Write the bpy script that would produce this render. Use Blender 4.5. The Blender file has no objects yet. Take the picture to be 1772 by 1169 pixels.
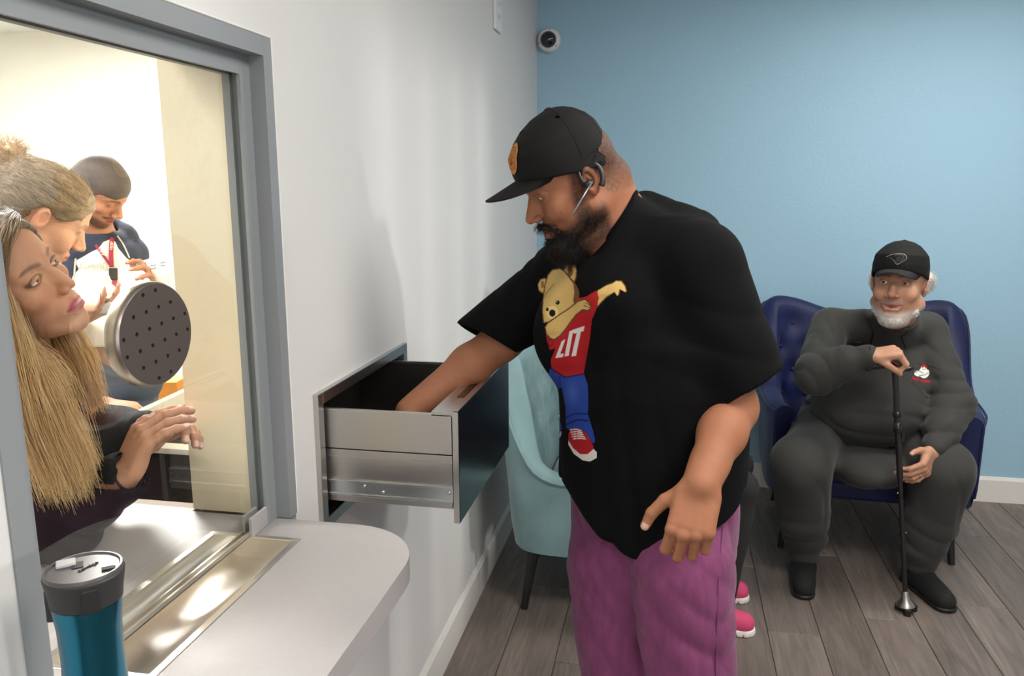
import bpy, bmesh, math, random
import numpy as np
from mathutils import Vector, Matrix
from mathutils.bvhtree import BVHTree
random.seed(7); RNG = np.random.default_rng(7)
SC = bpy.context.scene
COL = SC.collection
# ------------------------------------------------------------ camera
FPX, YAW, PITCH, ROLL = 1397.1, -.1961, .1871, .0044
CAM = np.array([.7305, 0., 1.63])
_f = np.array([math.sin(YAW)*math.cos(PITCH), math.cos(YAW)*math.cos(PITCH), -math.sin(PITCH)])
_r = np.array([math.cos(YAW), -math.sin(YAW), 0.]); _d = np.cross(_f, _r)
_c, _s = math.cos(ROLL), math.sin(ROLL); _r, _d = _c*_r+_s*_d, -_s*_r+_c*_d
cd = bpy.data.cameras.new('camera'); cam = bpy.data.objects.new('camera', cd); COL.objects.link(cam)
cd.sensor_width = 36; cd.lens = FPX/1772*36; cd.clip_start = .05
cam.matrix_world = Matrix(((_r[0], -_d[0], -_f[0], CAM[0]), (_r[1], -_d[1], -_f[1], CAM[1]), (_r[2], -_d[2], -_f[2], CAM[2]), (0, 0, 0, 1)))
SC.camera = cam
def at(px, py, w):            # a photograph pixel and a depth -> a point of the room
    return CAM + (_f+(px-886)/FPX*_r+(py-584.5)/FPX*_d)*w
def onplane(px, py, ax, v):
    q = _f+(px-886)/FPX*_r+(py-584.5)/FPX*_d
    return CAM+q*(v-CAM[ax])/q[ax]
# ------------------------------------------------------------ world, lights, exposure
wd = bpy.data.worlds.new('world'); SC.world = wd; wd.use_nodes = True
wd.node_tree.nodes['Background'].inputs[0].default_value = (.8, .9, 1, 1); wd.node_tree.nodes['Background'].inputs[1].default_value = .3
SC.view_settings.view_transform = 'Standard'; SC.view_settings.look = 'None'
SC.view_settings.gamma = 1; SC.view_settings.use_curve_mapping = False
SC.view_settings.exposure = 0.0
def area(name, loc, size, power, col=(1, 1, 1), aim=None):
    l = bpy.data.lights.new(name, 'AREA'); l.shape = 'RECTANGLE'; l.size, l.size_y = size; l.energy = power; l.color = col
    o = bpy.data.objects.new(name, l); COL.objects.link(o); o.location = loc
    if aim is not None: o.rotation_euler = (Vector(aim)-Vector(loc)).to_track_quat('-Z', 'Y').to_euler()
    return o
# lay-in ceiling panels (their glowing faces are built with the ceiling)
area('ceiling_panel_light', (1.7, 1.2, 2.66), (1.2, .6), 34, (1, .965, .93))
area('ceiling_panel_light', (2.1, 3.1, 2.66), (1.2, .6), 27, (1, .97, .94))
area('ceiling_panel_light', (1.5, -.9, 2.66), (1.2, .6), 22, (1, .965, .93))
area('office_panel_light', (-1.3, 1.0, 2.66), (1.2, .6), 60, (1, .975, .93))
area('office_panel_light', (-2.2, 3.3, 2.66), (1.2, .6), 300, (1, .975, .93))
area('office_panel_light', (-3.2, 1.2, 2.66), (1.2, .6), 150, (1, .975, .93))
# added, unseen: frontal fill behind the camera, low sun for bands on the wall
area('added_frontal_fill', (1.9, -2.45, 1.35), (3.0, 1.7), 34, (.97, .985, 1), aim=(1.3, 2.5, 1.25))
sl = bpy.data.lights.new('wall_band_sun', 'SUN'); sl.energy = .9; sl.angle = math.radians(3.5); sl.color = (1, .97, .93)
so_ = bpy.data.objects.new('wall_band_sun', sl); COL.objects.link(so_); so_.rotation_euler = Vector((-1, .16, -.10)).to_track_quat('-Z', 'Y').to_euler()
# ------------------------------------------------------------ materials
def new_mat(name):
    m = bpy.data.materials.new(name); m.use_nodes = True
    return m, m.node_tree.nodes, m.node_tree.links, m.node_tree.nodes['Principled BSDF']
def lin(c):
    return tuple(((v/255)/12.92 if v/255 <= .04045 else ((v/255+.055)/1.055)**2.4) for v in c)
MATS = {}
def mat(name, col=(128, 128, 128), rough=.6, metal=0., bump=0., bscale=200., var=0., vscale=8., vcol=False, spec=.5, sheen=0., aniso=0., coat=0., weave=0., emit=0., stretch=(1, 1, 1), alpha=1., sss=0., rnd=0.):
    """procedural material; col is sRGB 0-255; vcol multiplies by the 'Col' attribute"""
    if name in MATS: return MATS[name]
    m, N, L, b = new_mat(name); MATS[name] = m
    b.inputs['Roughness'].default_value = rough; b.inputs['Metallic'].default_value = metal
    b.inputs['Specular IOR Level'].default_value = spec
    if sheen: b.inputs['Sheen Weight'].default_value = sheen; b.inputs['Sheen Roughness'].default_value = .35
    if coat: b.inputs['Coat Weight'].default_value = coat; b.inputs['Coat Roughness'].default_value = .1
    if aniso: b.inputs['Anisotropic'].default_value = aniso
    if sss: b.inputs['Subsurface Weight'].default_value = sss; b.inputs['Subsurface Radius'].default_value = (.012, .005, .003); b.inputs['Subsurface Scale'].default_value = .6
    c = lin(col)+(1,)
    tc = N.new('ShaderNodeTexCoord'); mp = N.new('ShaderNodeMapping'); L.new(tc.outputs['Object'], mp.inputs[0]); mp.inputs['Scale'].default_value = stretch
    src = None
    if vcol:
        a = N.new('ShaderNodeAttribute'); a.attribute_name = 'Col'; src = a.outputs['Color']
    if var or rnd:
        mx = N.new('ShaderNodeMix'); mx.data_type = 'RGBA'; mx.blend_type = 'MULTIPLY'; mx.inputs['Factor'].default_value = 1
        if src: L.new(src, mx.inputs['A'])
        else: mx.inputs['A'].default_value = c
        if var:
            n = N.new('ShaderNodeTexNoise'); n.inputs['Scale'].default_value = vscale; n.inputs['Detail'].default_value = 5; L.new(mp.outputs[0], n.inputs['Vector'])
            r = N.new('ShaderNodeMapRange'); L.new(n.outputs['Fac'], r.inputs[0]); r.inputs[1].default_value = .3; r.inputs[2].default_value = .7
            r.inputs[3].default_value = 1-var; r.inputs[4].default_value = 1+var; val = r.outputs[0]
        if rnd:
            oi = N.new('ShaderNodeObjectInfo'); r2 = N.new('ShaderNodeMapRange'); L.new(oi.outputs['Random'], r2.inputs[0]); r2.inputs[3].default_value = 1-rnd; r2.inputs[4].default_value = 1+rnd
            if var:
                mm = N.new('ShaderNodeMath'); mm.operation = 'MULTIPLY'; L.new(val, mm.inputs[0]); L.new(r2.outputs[0], mm.inputs[1]); val = mm.outputs[0]
            else: val = r2.outputs[0]
        L.new(val, mx.inputs['B']); src = mx.outputs['Result']
    if src: L.new(src, b.inputs['Base Color'])
    else: b.inputs['Base Color'].default_value = c
    if bump or weave:
        bm_ = N.new('ShaderNodeBump'); bm_.inputs['Strength'].default_value = bump or weave; bm_.inputs['Distance'].default_value = .004
        if weave:
            w = N.new('ShaderNodeTexWave'); w.inputs['Scale'].default_value = bscale; w.inputs['Distortion'].default_value = 2; w.bands_direction = 'DIAGONAL'; L.new(tc.outputs['Object'], w.inputs['Vector']); L.new(w.outputs['Fac'], bm_.inputs['Height'])
        else:
            n2 = N.new('ShaderNodeTexNoise'); n2.inputs['Scale'].default_value = bscale; n2.inputs['Detail'].default_value = 3; L.new(mp.outputs[0], n2.inputs['Vector']); L.new(n2.outputs['Fac'], bm_.inputs['Height'])
        L.new(bm_.outputs[0], b.inputs['Normal'])
    if emit:
        b.inputs['Emission Color'].default_value = c; b.inputs['Emission Strength'].default_value = emit
    return m
def glass_mat(name, tint=(255, 255, 255), refl=1.):
    m, N, L, b = new_mat(name); N.remove(b)
    t = N.new('ShaderNodeBsdfTransparent'); t.inputs[0].default_value = lin(tint)+(1,)
    g = N.new('ShaderNodeBsdfGlossy'); g.inputs['Roughness'].default_value = .01
    fr = N.new('ShaderNodeFresnel'); fr.inputs[0].default_value = 1.5
    mu = N.new('ShaderNodeMath'); mu.operation = 'MULTIPLY'; mu.inputs[1].default_value = refl; L.new(fr.outputs[0], mu.inputs[0])
    x = N.new('ShaderNodeMixShader'); L.new(mu.outputs[0], x.inputs[0]); L.new(t.outputs[0], x.inputs[1]); L.new(g.outputs[0], x.inputs[2]); L.new(x.outputs[0], N['Material Output'].inputs[0])
    MATS[name] = m; return m
# ------------------------------------------------------------ mesh builder
class MB:
    def __init__(s): s.v = []; s.f = []; s.mi = []
    def add(s, vs, fs, mi=0):
        o = len(s.v); s.v += [tuple(map(float, v)) for v in vs]; s.f += [tuple(i+o for i in f) for f in fs]; s.mi += [mi]*len(fs); return s
    def box(s, x0, x1, y0, y1, z0, z1, mi=0, R=None, c=None):
        vs = [(x, y, z) for z in (z0, z1) for y in (y0, y1) for x in (x0, x1)]
        if R is not None: vs = [tuple(np.asarray(R)@np.array(v)+np.asarray(c)) for v in vs]
        return s.add(vs, [(0, 2, 3, 1), (4, 5, 7, 6), (0, 1, 5, 4), (2, 6, 7, 3), (0, 4, 6, 2), (1, 3, 7, 5)], mi)
    def tube(s, pts, rad, seg=12, cap=True, mi=0, flat=None):
        pts = [np.array(p, float) for p in pts]; n = len(pts)
        rad = [rad]*n if np.isscalar(rad) else rad
        vs = []; up = None
        for i, p in enumerate(pts):
            t = pts[min(i+1, n-1)]-pts[max(i-1, 0)]; t /= np.linalg.norm(t)+1e-12
            if up is None: up = np.array([0, 0, 1.]) if abs(t[2]) < .9 else np.array([1., 0, 0])
            a = np.cross(t, up); a /= np.linalg.norm(a)+1e-12; b = np.cross(a, t); up = b
            for k in range(seg):
                th = 2*math.pi*k/seg; vs.append(p+rad[i]*(math.cos(th)*a+math.sin(th)*b*(flat or 1)))
        fs = [(i*seg+k, i*seg+(k+1) % seg, (i+1)*seg+(k+1) % seg, (i+1)*seg+k) for i in range(n-1) for k in range(seg)]
        if cap: fs += [tuple(range(seg))[::-1], tuple((n-1)*seg+k for k in range(seg))]
        return s.add(vs, fs, mi)
    def lathe(s, prof, c=(0, 0, 0), seg=32, axis=2, mi=0, R=None):
        """prof: (radius, height) pairs; axis = direction of the height"""
        vs = []; c = np.array(c, float)
        for r, h in prof:
            for k in range(seg):
                th = 2*math.pi*k/seg; q = np.array([r*math.cos(th), r*math.sin(th), h])
                if axis == 0: q = np.array([q[2], q[0], q[1]])
                if axis == 1: q = np.array([q[1], q[2], q[0]])
                if R is not None: q = np.asarray(R)@q
                vs.append(c+q)
        n = len(prof)
        fs = [(i*seg+k, i*seg+(k+1) % seg, (i+1)*seg+(k+1) % seg, (i+1)*seg+k) for i in range(n-1) for k in range(seg)]
        fs += [tuple(range(seg))[::-1], tuple((n-1)*seg+k for k in range(seg))]
        return s.add(vs, fs, mi)
    def grid(s, P, closeu=False, mi=0):
        P = np.asarray(P, float); a, b = P.shape[:2]
        fs = [(i*b+j, i*b+(j+1) % b, ((i+1) % a)*b+(j+1) % b, ((i+1) % a)*b+j) for i in range(a-1+(1 if closeu else 0)) for j in range(b-1)]
        return s.add(P.reshape(-1, 3), fs, mi)
    def prism(s, poly, z0, z1, ax=2, mi=0):
        n = len(poly)
        def P(p, h): return [(p[0], p[1], h), (h, p[0], p[1]), (p[0], h, p[1])][{2: 0, 0: 1, 1: 2}[ax]]
        vs = [P(p, z0) for p in poly]+[P(p, z1) for p in poly]
        return s.add(vs, [tuple(range(n))[::-1], tuple(range(n, 2*n))]+[(i, (i+1) % n, n+(i+1) % n, n+i) for i in range(n)], mi)
    def mesh(s, name):
        me = bpy.data.meshes.new(name); me.from_pydata(s.v, [], s.f); me.update()
        bm = bmesh.new(); bm.from_mesh(me); bmesh.ops.recalc_face_normals(bm, faces=bm.faces); bm.to_mesh(me); bm.free()
        if len(set(s.mi)) > 1: me.polygons.foreach_set('material_index', s.mi)
        return me
def tag(o, label=None, cat=None, group=None, kind=None):
    if label: o['label'] = label
    if cat: o['category'] = cat
    if group: o['group'] = group
    if kind: o['kind'] = kind
    return o
def mkobj(name, src, mats, parent=None, bev=0., smooth=None, label=None, cat=None, group=None, kind=None, xf=None):
    """links ONE mesh object; src in room coordinates (or already local if xf is False)"""
    me = src.mesh(name) if isinstance(src, MB) else src
    for m in (mats if isinstance(mats, (list, tuple)) else [mats]): me.materials.append(m)
    if parent is not None and xf is not False:
        M = parent_world(parent); me.transform(M.inverted())
    o = bpy.data.objects.new(name, me); COL.objects.link(o)
    if parent is not None: o.parent = parent
    if bev:
        b = o.modifiers.new('bevel', 'BEVEL'); b.width = bev; b.segments = 2; b.limit_method = 'ANGLE'; b.angle_limit = .7
    if smooth is None: smooth = False
    if smooth is True: me.polygons.foreach_set('use_smooth', [True]*len(me.polygons))
    elif smooth: 
        me.polygons.foreach_set('use_smooth', [True]*len(me.polygons)); me.set_sharp_from_angle(angle=smooth)
    return tag(o, label, cat, group, kind)
def parent_world(p):
    M = Matrix.Identity(4)
    while p is not None:
        M = p.matrix_basis @ M; p = p.parent
    return M
def thing(name, label, cat, loc=(0, 0, 0), rz=0, group=None):
    o = bpy.data.objects.new(name, None); COL.objects.link(o); o.location = loc; o.rotation_euler = (0, 0, rz); o.empty_display_size = .1
    return tag(o, label, cat, group)
def catmull(pts, n):
    P = np.array(pts, float); P = np.vstack([2*P[0]-P[1], P, 2*P[-1]-P[-2]]); out = []
    m = len(P)-3
    for t in np.linspace(0, m-1e-6, n):
        i = int(t); u = t-i; a, b, c, d = P[i:i+4]
        out.append(.5*(2*b+(c-a)*u+(2*a-5*b+4*c-d)*u*u+(3*b-a-3*c+d)*u**3))
    return np.array(out)
def nrm(v):
    v = np.asarray(v, float); return v/(np.linalg.norm(v)+1e-12)
# ============================================================ the setting
M_wall = mat('white_paint', (212, 211, 209), .5, bump=.22, bscale=55, spec=.35)
M_blue = mat('blue_paint', (155, 191, 211), .6, bump=.3, bscale=60, spec=.3)
M_cream = mat('cream_paint', (232, 220, 190), .7, bump=.2, bscale=60)
M_office = mat('office_white_paint', (246, 243, 234), .7)
M_ceil = mat('ceiling_white', (232, 232, 228), .9, bump=.3, bscale=40)
M_trim = mat('trim_white', (222, 219, 214), .45)
M_panel = mat('lamp_panel', (255, 250, 240), .5, emit=6.)
D = 4.386
RX, YB, CH = 4.7, -2.6, 2.72
# floor: a screed with laid vinyl planks on it
mkobj('floor', MB().box(-5, RX, YB, 5.4, -.06, -.004), mat('floor_joint', (38, 34, 32), .8), kind='structure')
floor = bpy.data.objects['floor']
def plank_mat(name, c):
    m, N, L, b = new_mat(name)
    tc = N.new('ShaderNodeTexCoord'); oi = N.new('ShaderNodeObjectInfo')
    cx = N.new('ShaderNodeCombineXYZ'); mu = N.new('ShaderNodeMath'); mu.operation = 'MULTIPLY'; mu.inputs[1].default_value = 37
    L.new(oi.outputs['Random'], mu.inputs[0]); L.new(mu.outputs[0], cx.inputs[0]); L.new(mu.outputs[0], cx.inputs[2])
    ad = N.new('ShaderNodeVectorMath'); L.new(tc.outputs['Object'], ad.inputs[0]); L.new(cx.outputs[0], ad.inputs[1])
    mp = N.new('ShaderNodeMapping'); mp.inputs['Scale'].default_value = (14, 1.6, 1); L.new(ad.outputs[0], mp.inputs[0])
    n = N.new('ShaderNodeTexNoise'); n.inputs['Scale'].default_value = 1.; n.inputs['Detail'].default_value = 8; n.inputs['Distortion'].default_value = 1.6; n.inputs['Roughness'].default_value = .65; L.new(mp.outputs[0], n.inputs['Vector'])
    mp2 = N.new('ShaderNodeMapping'); mp2.inputs['Scale'].default_value = (150, 5, 1); L.new(ad.outputs[0], mp2.inputs[0])
    n2 = N.new('ShaderNodeTexNoise'); n2.inputs['Scale'].default_value = 1.; n2.inputs['Detail'].default_value = 4; L.new(mp2.outputs[0], n2.inputs['Vector'])
    r = N.new('ShaderNodeValToRGB'); L.new(n.outputs['Fac'], r.inputs[0]); e = r.color_ramp.elements
    e[0].position = .3; e[0].color = lin([v*.82 for v in c])+(1,); e[1].position = .72; e[1].color = lin([min(255, v*1.12) for v in c])+(1,)
    mx = N.new('ShaderNodeMix'); mx.data_type = 'RGBA'; mx.blend_type = 'MULTIPLY'; mx.inputs['Factor'].default_value = .55; L.new(r.outputs[0], mx.inputs['A'])
    r2 = N.new('ShaderNodeMapRange'); L.new(n2.outputs['Fac'], r2.inputs[0]); r2.inputs[1].default_value = .35; r2.inputs[2].default_value = .6; r2.inputs[3].default_value = .72; r2.inputs[4].default_value = 1.12
    L.new(r2.outputs[0], mx.inputs['B'])
    m3 = N.new('ShaderNodeMix'); m3.data_type = 'RGBA'; m3.blend_type = 'MULTIPLY'; m3.inputs['Factor'].default_value = 1; L.new(mx.outputs['Result'], m3.inputs['A'])
    r3 = N.new('ShaderNodeMapRange'); L.new(oi.outputs['Random'], r3.inputs[0]); r3.inputs[3].default_value = .84; r3.inputs[4].default_value = 1.14; L.new(r3.outputs[0], m3.inputs['B'])
    L.new(m3.outputs['Result'], b.inputs['Base Color']); b.inputs['Roughness'].default_value = .5; b.inputs['Specular IOR Level'].default_value = .4
    bp = N.new('ShaderNodeBump'); bp.inputs['Strength'].default_value = .15; bp.inputs['Distance'].default_value = .002; L.new(n2.outputs['Fac'], bp.inputs['Height']); L.new(bp.outputs[0], b.inputs['Normal'])
    return m
M_plank = plank_mat('grey_wood_vinyl', (120, 109, 102))
pw, pl = .187, 1.22
pm = MB(); g = .0011; h_ = .0035
vs = [(g, g, -.004), (pw-g, g, -.004), (pw-g, pl-g, -.004), (g, pl-g, -.004), (g, g, -h_+.002), (pw-g, g, -h_+.002), (pw-g, pl-g, -h_+.002), (g, pl-g, -h_+.002), (g+.0015, g+.0015, 0), (pw-g-.0015, g+.0015, 0), (pw-g-.0015, pl-g-.0015, 0), (g+.0015, pl-g-.0015, 0)]
pm.add(vs, [(8, 9, 10, 11)]+[(i+4*k, (i+1) % 4+4*k, (i+1) % 4+4*k+4, i+4*k+4) for k in (0, 1) for i in range(4)])
pme = pm.mesh('plank'); pme.materials.append(M_plank)
nx = int(RX/pw)+1
for i in range(nx):
    off = (i*.43 % 1)*pl
    y = -1.3-off
    while y < D:
        o = bpy.data.objects.new('plank', pme); COL.objects.link(o); o.parent = floor; o.location = (.0+i*pw, y, 0)
        if y+pl > D: o.scale = (1, (D-y)/pl, 1)
        if i*pw+pw > RX: o.scale[0] = (RX-i*pw)/pw
        y += pl
# left wall with the ticket window and the drawer opening (front face white, office side and reveal cream)
WT = -.21; WY0, WY1, WZ0, WZ1 = .735, 1.425, .935, 1.893; DY0, DY1, DZ0, DZ1 = 1.545, 2.095, .915, 1.185
wl = MB()
def wbox(y0, y1, z0, z1):
    wl.box(-.10, 0, y0, y1, z0, z1, 0); wl.box(WT, -.10, y0, y1, z0, z1, 1)
wbox(YB, WY0, 0, CH); wbox(WY0, WY1, 0, WZ0); wbox(WY0, WY1, WZ1, CH); wbox(WY1, DY0, 0, CH)
wbox(DY0, DY1, 0, DZ0); wbox(DY0, DY1, DZ1, CH); wbox(DY1, D+.1, 0, CH)
wl.box(WT, -.0685, 1.396, WY1, WZ0+.05, WZ1, 1); wl.box(WT, -.0685, WY0, WY0+.03, WZ0+.05, WZ1, 1)
mkobj('wall_left', wl, [M_wall, M_cream], kind='structure')
mkobj('wall_back', MB().box(0, RX+.1, D, D+.1, 0, CH), M_blue, kind='structure')
rw = MB(); RWY = [(-.6, .55), (1.1, 2.5)]
ys = [YB]+[v for p in RWY for v in p]+[D]
for i in range(0, len(ys)-1, 2): rw.box(RX, RX+.12, ys[i], ys[i+1], 0, CH)
for a, b in RWY: rw.box(RX, RX+.12, a, b, 0, .5); rw.box(RX, RX+.12, a, b, 2.55, CH)
mkobj('wall_right', rw, M_wall, kind='structure')
FX0, FX1, FZ0, FZ1 = .3, 3.5, .45, 2.3
mkobj('wall_front', MB().box(-5, FX0, YB-.1, YB, 0, CH).box(FX1, RX+.1, YB-.1, YB, 0, CH).box(FX0, FX1, YB-.1, YB, 0, FZ0).box(FX0, FX1, YB-.1, YB, FZ1, CH), M_wall, kind='structure')
wf_ = MB()
for k in range(5): x = FX0+(FX1-FX0-.05)*k/4; wf_.box(x, x+.05, YB-.08, YB-.02, FZ0, FZ1)
wf_.box(FX0, FX1, YB-.08, YB-.02, FZ0, FZ0+.05).box(FX0, FX1, YB-.08, YB-.02, FZ1-.05, FZ1)
wf_ = mkobj('window_4', wf_, M_trim, kind='structure')  # unseen window, added to go with the frontal fill
mkobj('pane', MB().box(FX0+.01, FX1-.01, YB-.055, YB-.05, FZ0+.01, FZ1-.01), glass_mat('front_glass'), wf_)
mkobj('wall_office_side', MB().box(-5.1, -5, YB, 5.4, 0, CH), M_office, kind='structure')
mkobj('wall_office_back', MB().box(-5.1, WT, 5.3, 5.4, 0, CH).box(WT, -.05, D+.1, 5.4, 0, CH), M_office, kind='structure')
mkobj('ceiling', MB().box(-5.1, RX+.1, YB-.1, 5.4, CH, CH+.08), M_ceil, kind='structure')
for i, (x, y) in enumerate([(1.7, 1.2), (2.1, 3.1), (1.5, -.9), (-1.3, 1.0), (-2.2, 3.3), (-3.2, 1.2)]):
    t = thing('ceiling_light', ['ceiling light panel over the customer side of the counter', 'ceiling light panel nearest the blue wall', 'ceiling light panel at the entrance end of the waiting room', 'office ceiling light panel right behind the ticket window', 'office ceiling light panel at the far end of the office', 'office ceiling light panel by the far side wall'][i], 'light', (x, y, CH), 0, 'ceiling light panels')
    mkobj('frame', MB().box(x-.63, x+.63, y-.33, y-.3, CH-.02, CH-.001).box(x-.63, x+.63, y+.3, y+.33, CH-.02, CH-.001).box(x-.63, x-.6, y-.3, y+.3, CH-.02, CH-.001).box(x+.6, x+.63, y-.3, y+.3, CH-.02, CH-.001), M_trim, t)
    mkobj('diffuser', MB().box(x-.6, x+.6, y-.3, y+.3, CH-.012, CH-.002), M_panel, t)
# baseboards, bevelled top
bp_ = [(0, 0), (.014, 0), (.014, .118), (.006, .133), (0, .135)]
mkobj('baseboard_left', MB().prism([(a+.0005, b+.0005) for a, b in bp_], WY0, D, 1), M_trim, kind='structure')
mkobj('baseboard_back', MB().prism([(D-a-.0005, b+.0005) for a, b in bp_], .016, RX, 0), M_trim, kind='structure')
mkobj('baseboard_right', MB().prism([(RX-a-.0005, b+.0005) for a, b in bp_], YB, D-.02, 1), M_trim, kind='structure')
# unseen windows in the right wall, mullions shaped to band the left wall's sunlight
for i, (a, b) in enumerate(RWY):
    wb_ = MB().box(RX+.02, RX+.08, a, a+.05, .5, 2.55).box(RX+.02, RX+.08, b-.05, b, .5, 2.55).box(RX+.02, RX+.08, a, b, .5, .55).box(RX+.02, RX+.08, a, b, 2.5, 2.55)
    for k in range(1, 4): wb_.box(RX+.02, RX+.08, a+(b-a)*k/4-.03-.02*(k % 2), a+(b-a)*k/4+.03, .55, 2.5)
    w = mkobj('window_%d' % (i+2), wb_, M_trim, kind='structure')
    mkobj('pane', MB().box(RX+.045, RX+.05, a+.05, b-.05, .56, 2.49), glass_mat('street_glass'+str(i)), w)
# ------------------------------------------------------------ ticket window: grey metal frame, glass, speaker disc
M_frame = mat('grey_anodised_frame', (134, 138, 141), .45, metal=.0, spec=.5)
M_framel = mat('grey_frame_edge', (160, 158, 156), .5)
win = MB()
def fr_v(y0, y1, x0, x1, z0=.982, z1=WZ1): win.box(x0, x1, y0, y1, z0, z1)
# far jamb: outer trim, reveal, stepped inner stop with its glass slot
def jamb(f):
    def v(y0, y1, x0, x1):
        y0, y1 = sorted((f(y0), f(y1))); win.box(x0, x1, y0, y1, .982, 1.892)
    v(1.395, 1.4265, -.068, .003); v(1.372, 1.3951, -.068, -.026); v(1.360, 1.3725, -.033, -.0262); v(1.360, 1.3725, -.060, -.047)
jamb(lambda y: y); jamb(lambda y: 2.1605-y)
for z0, z1, x0, x1 in [(1.859, 1.8925, -.068, .0028), (1.834, 1.8591, -.068, -.0265), (1.824, 1.8345, -.033, -.0264), (1.824, 1.8345, -.060, -.047)]:
    win.box(x0, x1, .7345, 1.4260, z0, z1)
wo = mkobj('window_1', win, M_frame, kind='structure')
mkobj('caulk', MB().tube([(.003, 1.4275, .982), (.003, 1.4275, 1.894)], .0018, 6).tube([(.003, .735, 1.894), (.003, 1.428, 1.894)], .0018, 6), mat('white_caulk', (225, 222, 216), .6), wo)
mkobj('glass_pane', MB().box(-.043, -.037, .79, 1.371, .9925, 1.8335), glass_mat('window_glass', (252, 253, 252), .16), wo)
# small channel brackets where the glass meets the tray
M_steel = mat('brushed_steel', (224, 219, 211), .33, metal=1., aniso=.6, bump=.04, bscale=6, stretch=(1, 60, 1))
cb = MB().box(-.033, -.0265, 1.300, 1.361, .9815, 1.018).box(-.054, -.048, 1.312, 1.361, .9815, 1.016)
mkobj('channel_bracket', cb, M_framel, wo, bev=.001)
# ============================================================ counter with deal tray
CZ = .981
M_lam = mat('grey_laminate', (158, 154, 154), .42, var=.02, vscale=90, bump=.03, bscale=400)
def rounded(x0, x1, y0, y1, rr, n=8):
    """corner radii rr = (x0y0, x1y0, x1y1, x0y1)"""
    out = []
    for (cx, cy, sx, sy, a0), r in zip([(x0, y0, 1, 1, math.pi), (x1, y0, -1, 1, 1.5*math.pi), (x1, y1, -1, -1, 0), (x0, y1, 1, -1, .5*math.pi)], rr):
        if r == 0: out.append((cx, cy)); continue
        for k in range(n+1):
            a = a0+k/n*math.pi/2; out.append((cx+sx*r+r*math.cos(a), cy+sy*r+r*math.sin(a)))
    return out
def slab_hole(outer, hole, z0, z1):
    bm = bmesh.new(); E_ = []
    for poly in (outer, hole):
        vs = [bm.verts.new((p[0], p[1], z1)) for p in poly]
        E_ += [bm.edges.new((vs[i], vs[(i+1) % len(vs)])) for i in range(len(vs))]
    bmesh.ops.triangle_fill(bm, edges=E_, use_beauty=True, use_dissolve=False)
    ret = bmesh.ops.extrude_face_region(bm, geom=bm.faces[:])
    bmesh.ops.translate(bm, verts=[v for v in ret['geom'] if isinstance(v, bmesh.types.BMVert)], vec=(0, 0, z0-z1))
    bmesh.ops.recalc_face_normals(bm, faces=bm.faces)
    me = bpy.data.meshes.new('countertop'); bm.to_mesh(me); bm.free(); return me
TX0, TX1, TY0, TY1 = -.118, .066, .862, 1.312
outer = [(-.78, .2), (-.211, .2), (-.211, .737), (.0, .737), (0.0, .69)]
outer += [(x, y) for x, y in rounded(.0, .292, .62, 1.394, (0, .13, .15, 0), 14)[1:]]
outer = [(-.80, .2), (-.212, .2), (-.212, .737), (.0005, .737), (.0005, .62)]+rounded(.0, .292, .62, 1.394, (0, .13, .15, 0), 14)[1:-1]+[(.0005, 1.394), (-.212, 1.394), (-.212, 1.408), (-.80, 1.408)]
hole = [(TX0, TY0), (TX1, TY0), (TX1, TY1), (TX0, TY1)]
ct = thing('service_counter', 'grey laminate service counter with rounded end passing under the glass', 'counter', (0, 1, 0))
mkobj('countertop', slab_hole(outer, hole, CZ-.045, CZ), M_lam, ct, bev=.0012)
mkobj('edge_band', MB().box(-.80, -.214, 1.4085, 1.436, CZ-.045, CZ-.002), mat('brown_edge_band', (148, 128, 112), .6), ct)
mkobj('bracket', MB().prism([(.001, .935), (.2, .935), (.2, .915), (.03, .7), (.001, .7)], 1.05, 1.08, 1), M_framel, ct, bev=.002)
mkobj('desk_support', MB().box(-.74, -.70, .25, 1.36, 0, CZ-.046), M_office, ct)
# tray: rim, two scoops either side of the divider
tr = thing('deal_tray', 'brushed steel deal tray recessed in the grey counter', 'tray', (0, 1.08, CZ))
pr_ = MB()
def scoop(mb, x0, x1, y0, y1, depth, n=14, th=0):
    cx = (x0+x1)/2; hw = (x1-x0)/2; P = []
    for i in range(n+1):
        a = math.pi*i/n; P.append([(cx-hw*math.cos(a), y, CZ+.0005-depth*math.sin(a)**.8) for y in (y0, y1)])
    mb.grid(P)
    for y in (y0, y1):
        vs = [P[i][0 if y == y0 else 1] for i in range(n+1)]
        mb.add(vs, [tuple(range(n+1))])
scoop(pr_, TX0+.012, TX1-.012, TY0+.012, TY1-.012, .042, 24)
mkobj('tray_well', pr_, M_steel, tr, smooth=.8)
rim = MB().box(TX0, TX1, TY0, TY0+.013, CZ-.004, CZ+.0012).box(TX0, TX1, TY1-.013, TY1, CZ-.004, CZ+.0012).box(TX0, TX0+.013, TY0+.013, TY1-.013, CZ-.004, CZ+.0012).box(TX1-.013, TX1, TY0+.013, TY1-.013, CZ-.004, CZ+.0012)
mkobj('rim', rim, M_steel, tr, bev=.001)
mkobj('divider', MB().box(-.048, -.0445, TY0+.002, 1.30, CZ+.0015, CZ+.011).box(-.0355, -.032, TY0+.002, 1.30, CZ+.0015, CZ+.011).box(-.048, -.032, TY0+.002, 1.30, CZ+.0013, CZ+.003), M_steel, tr)
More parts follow.
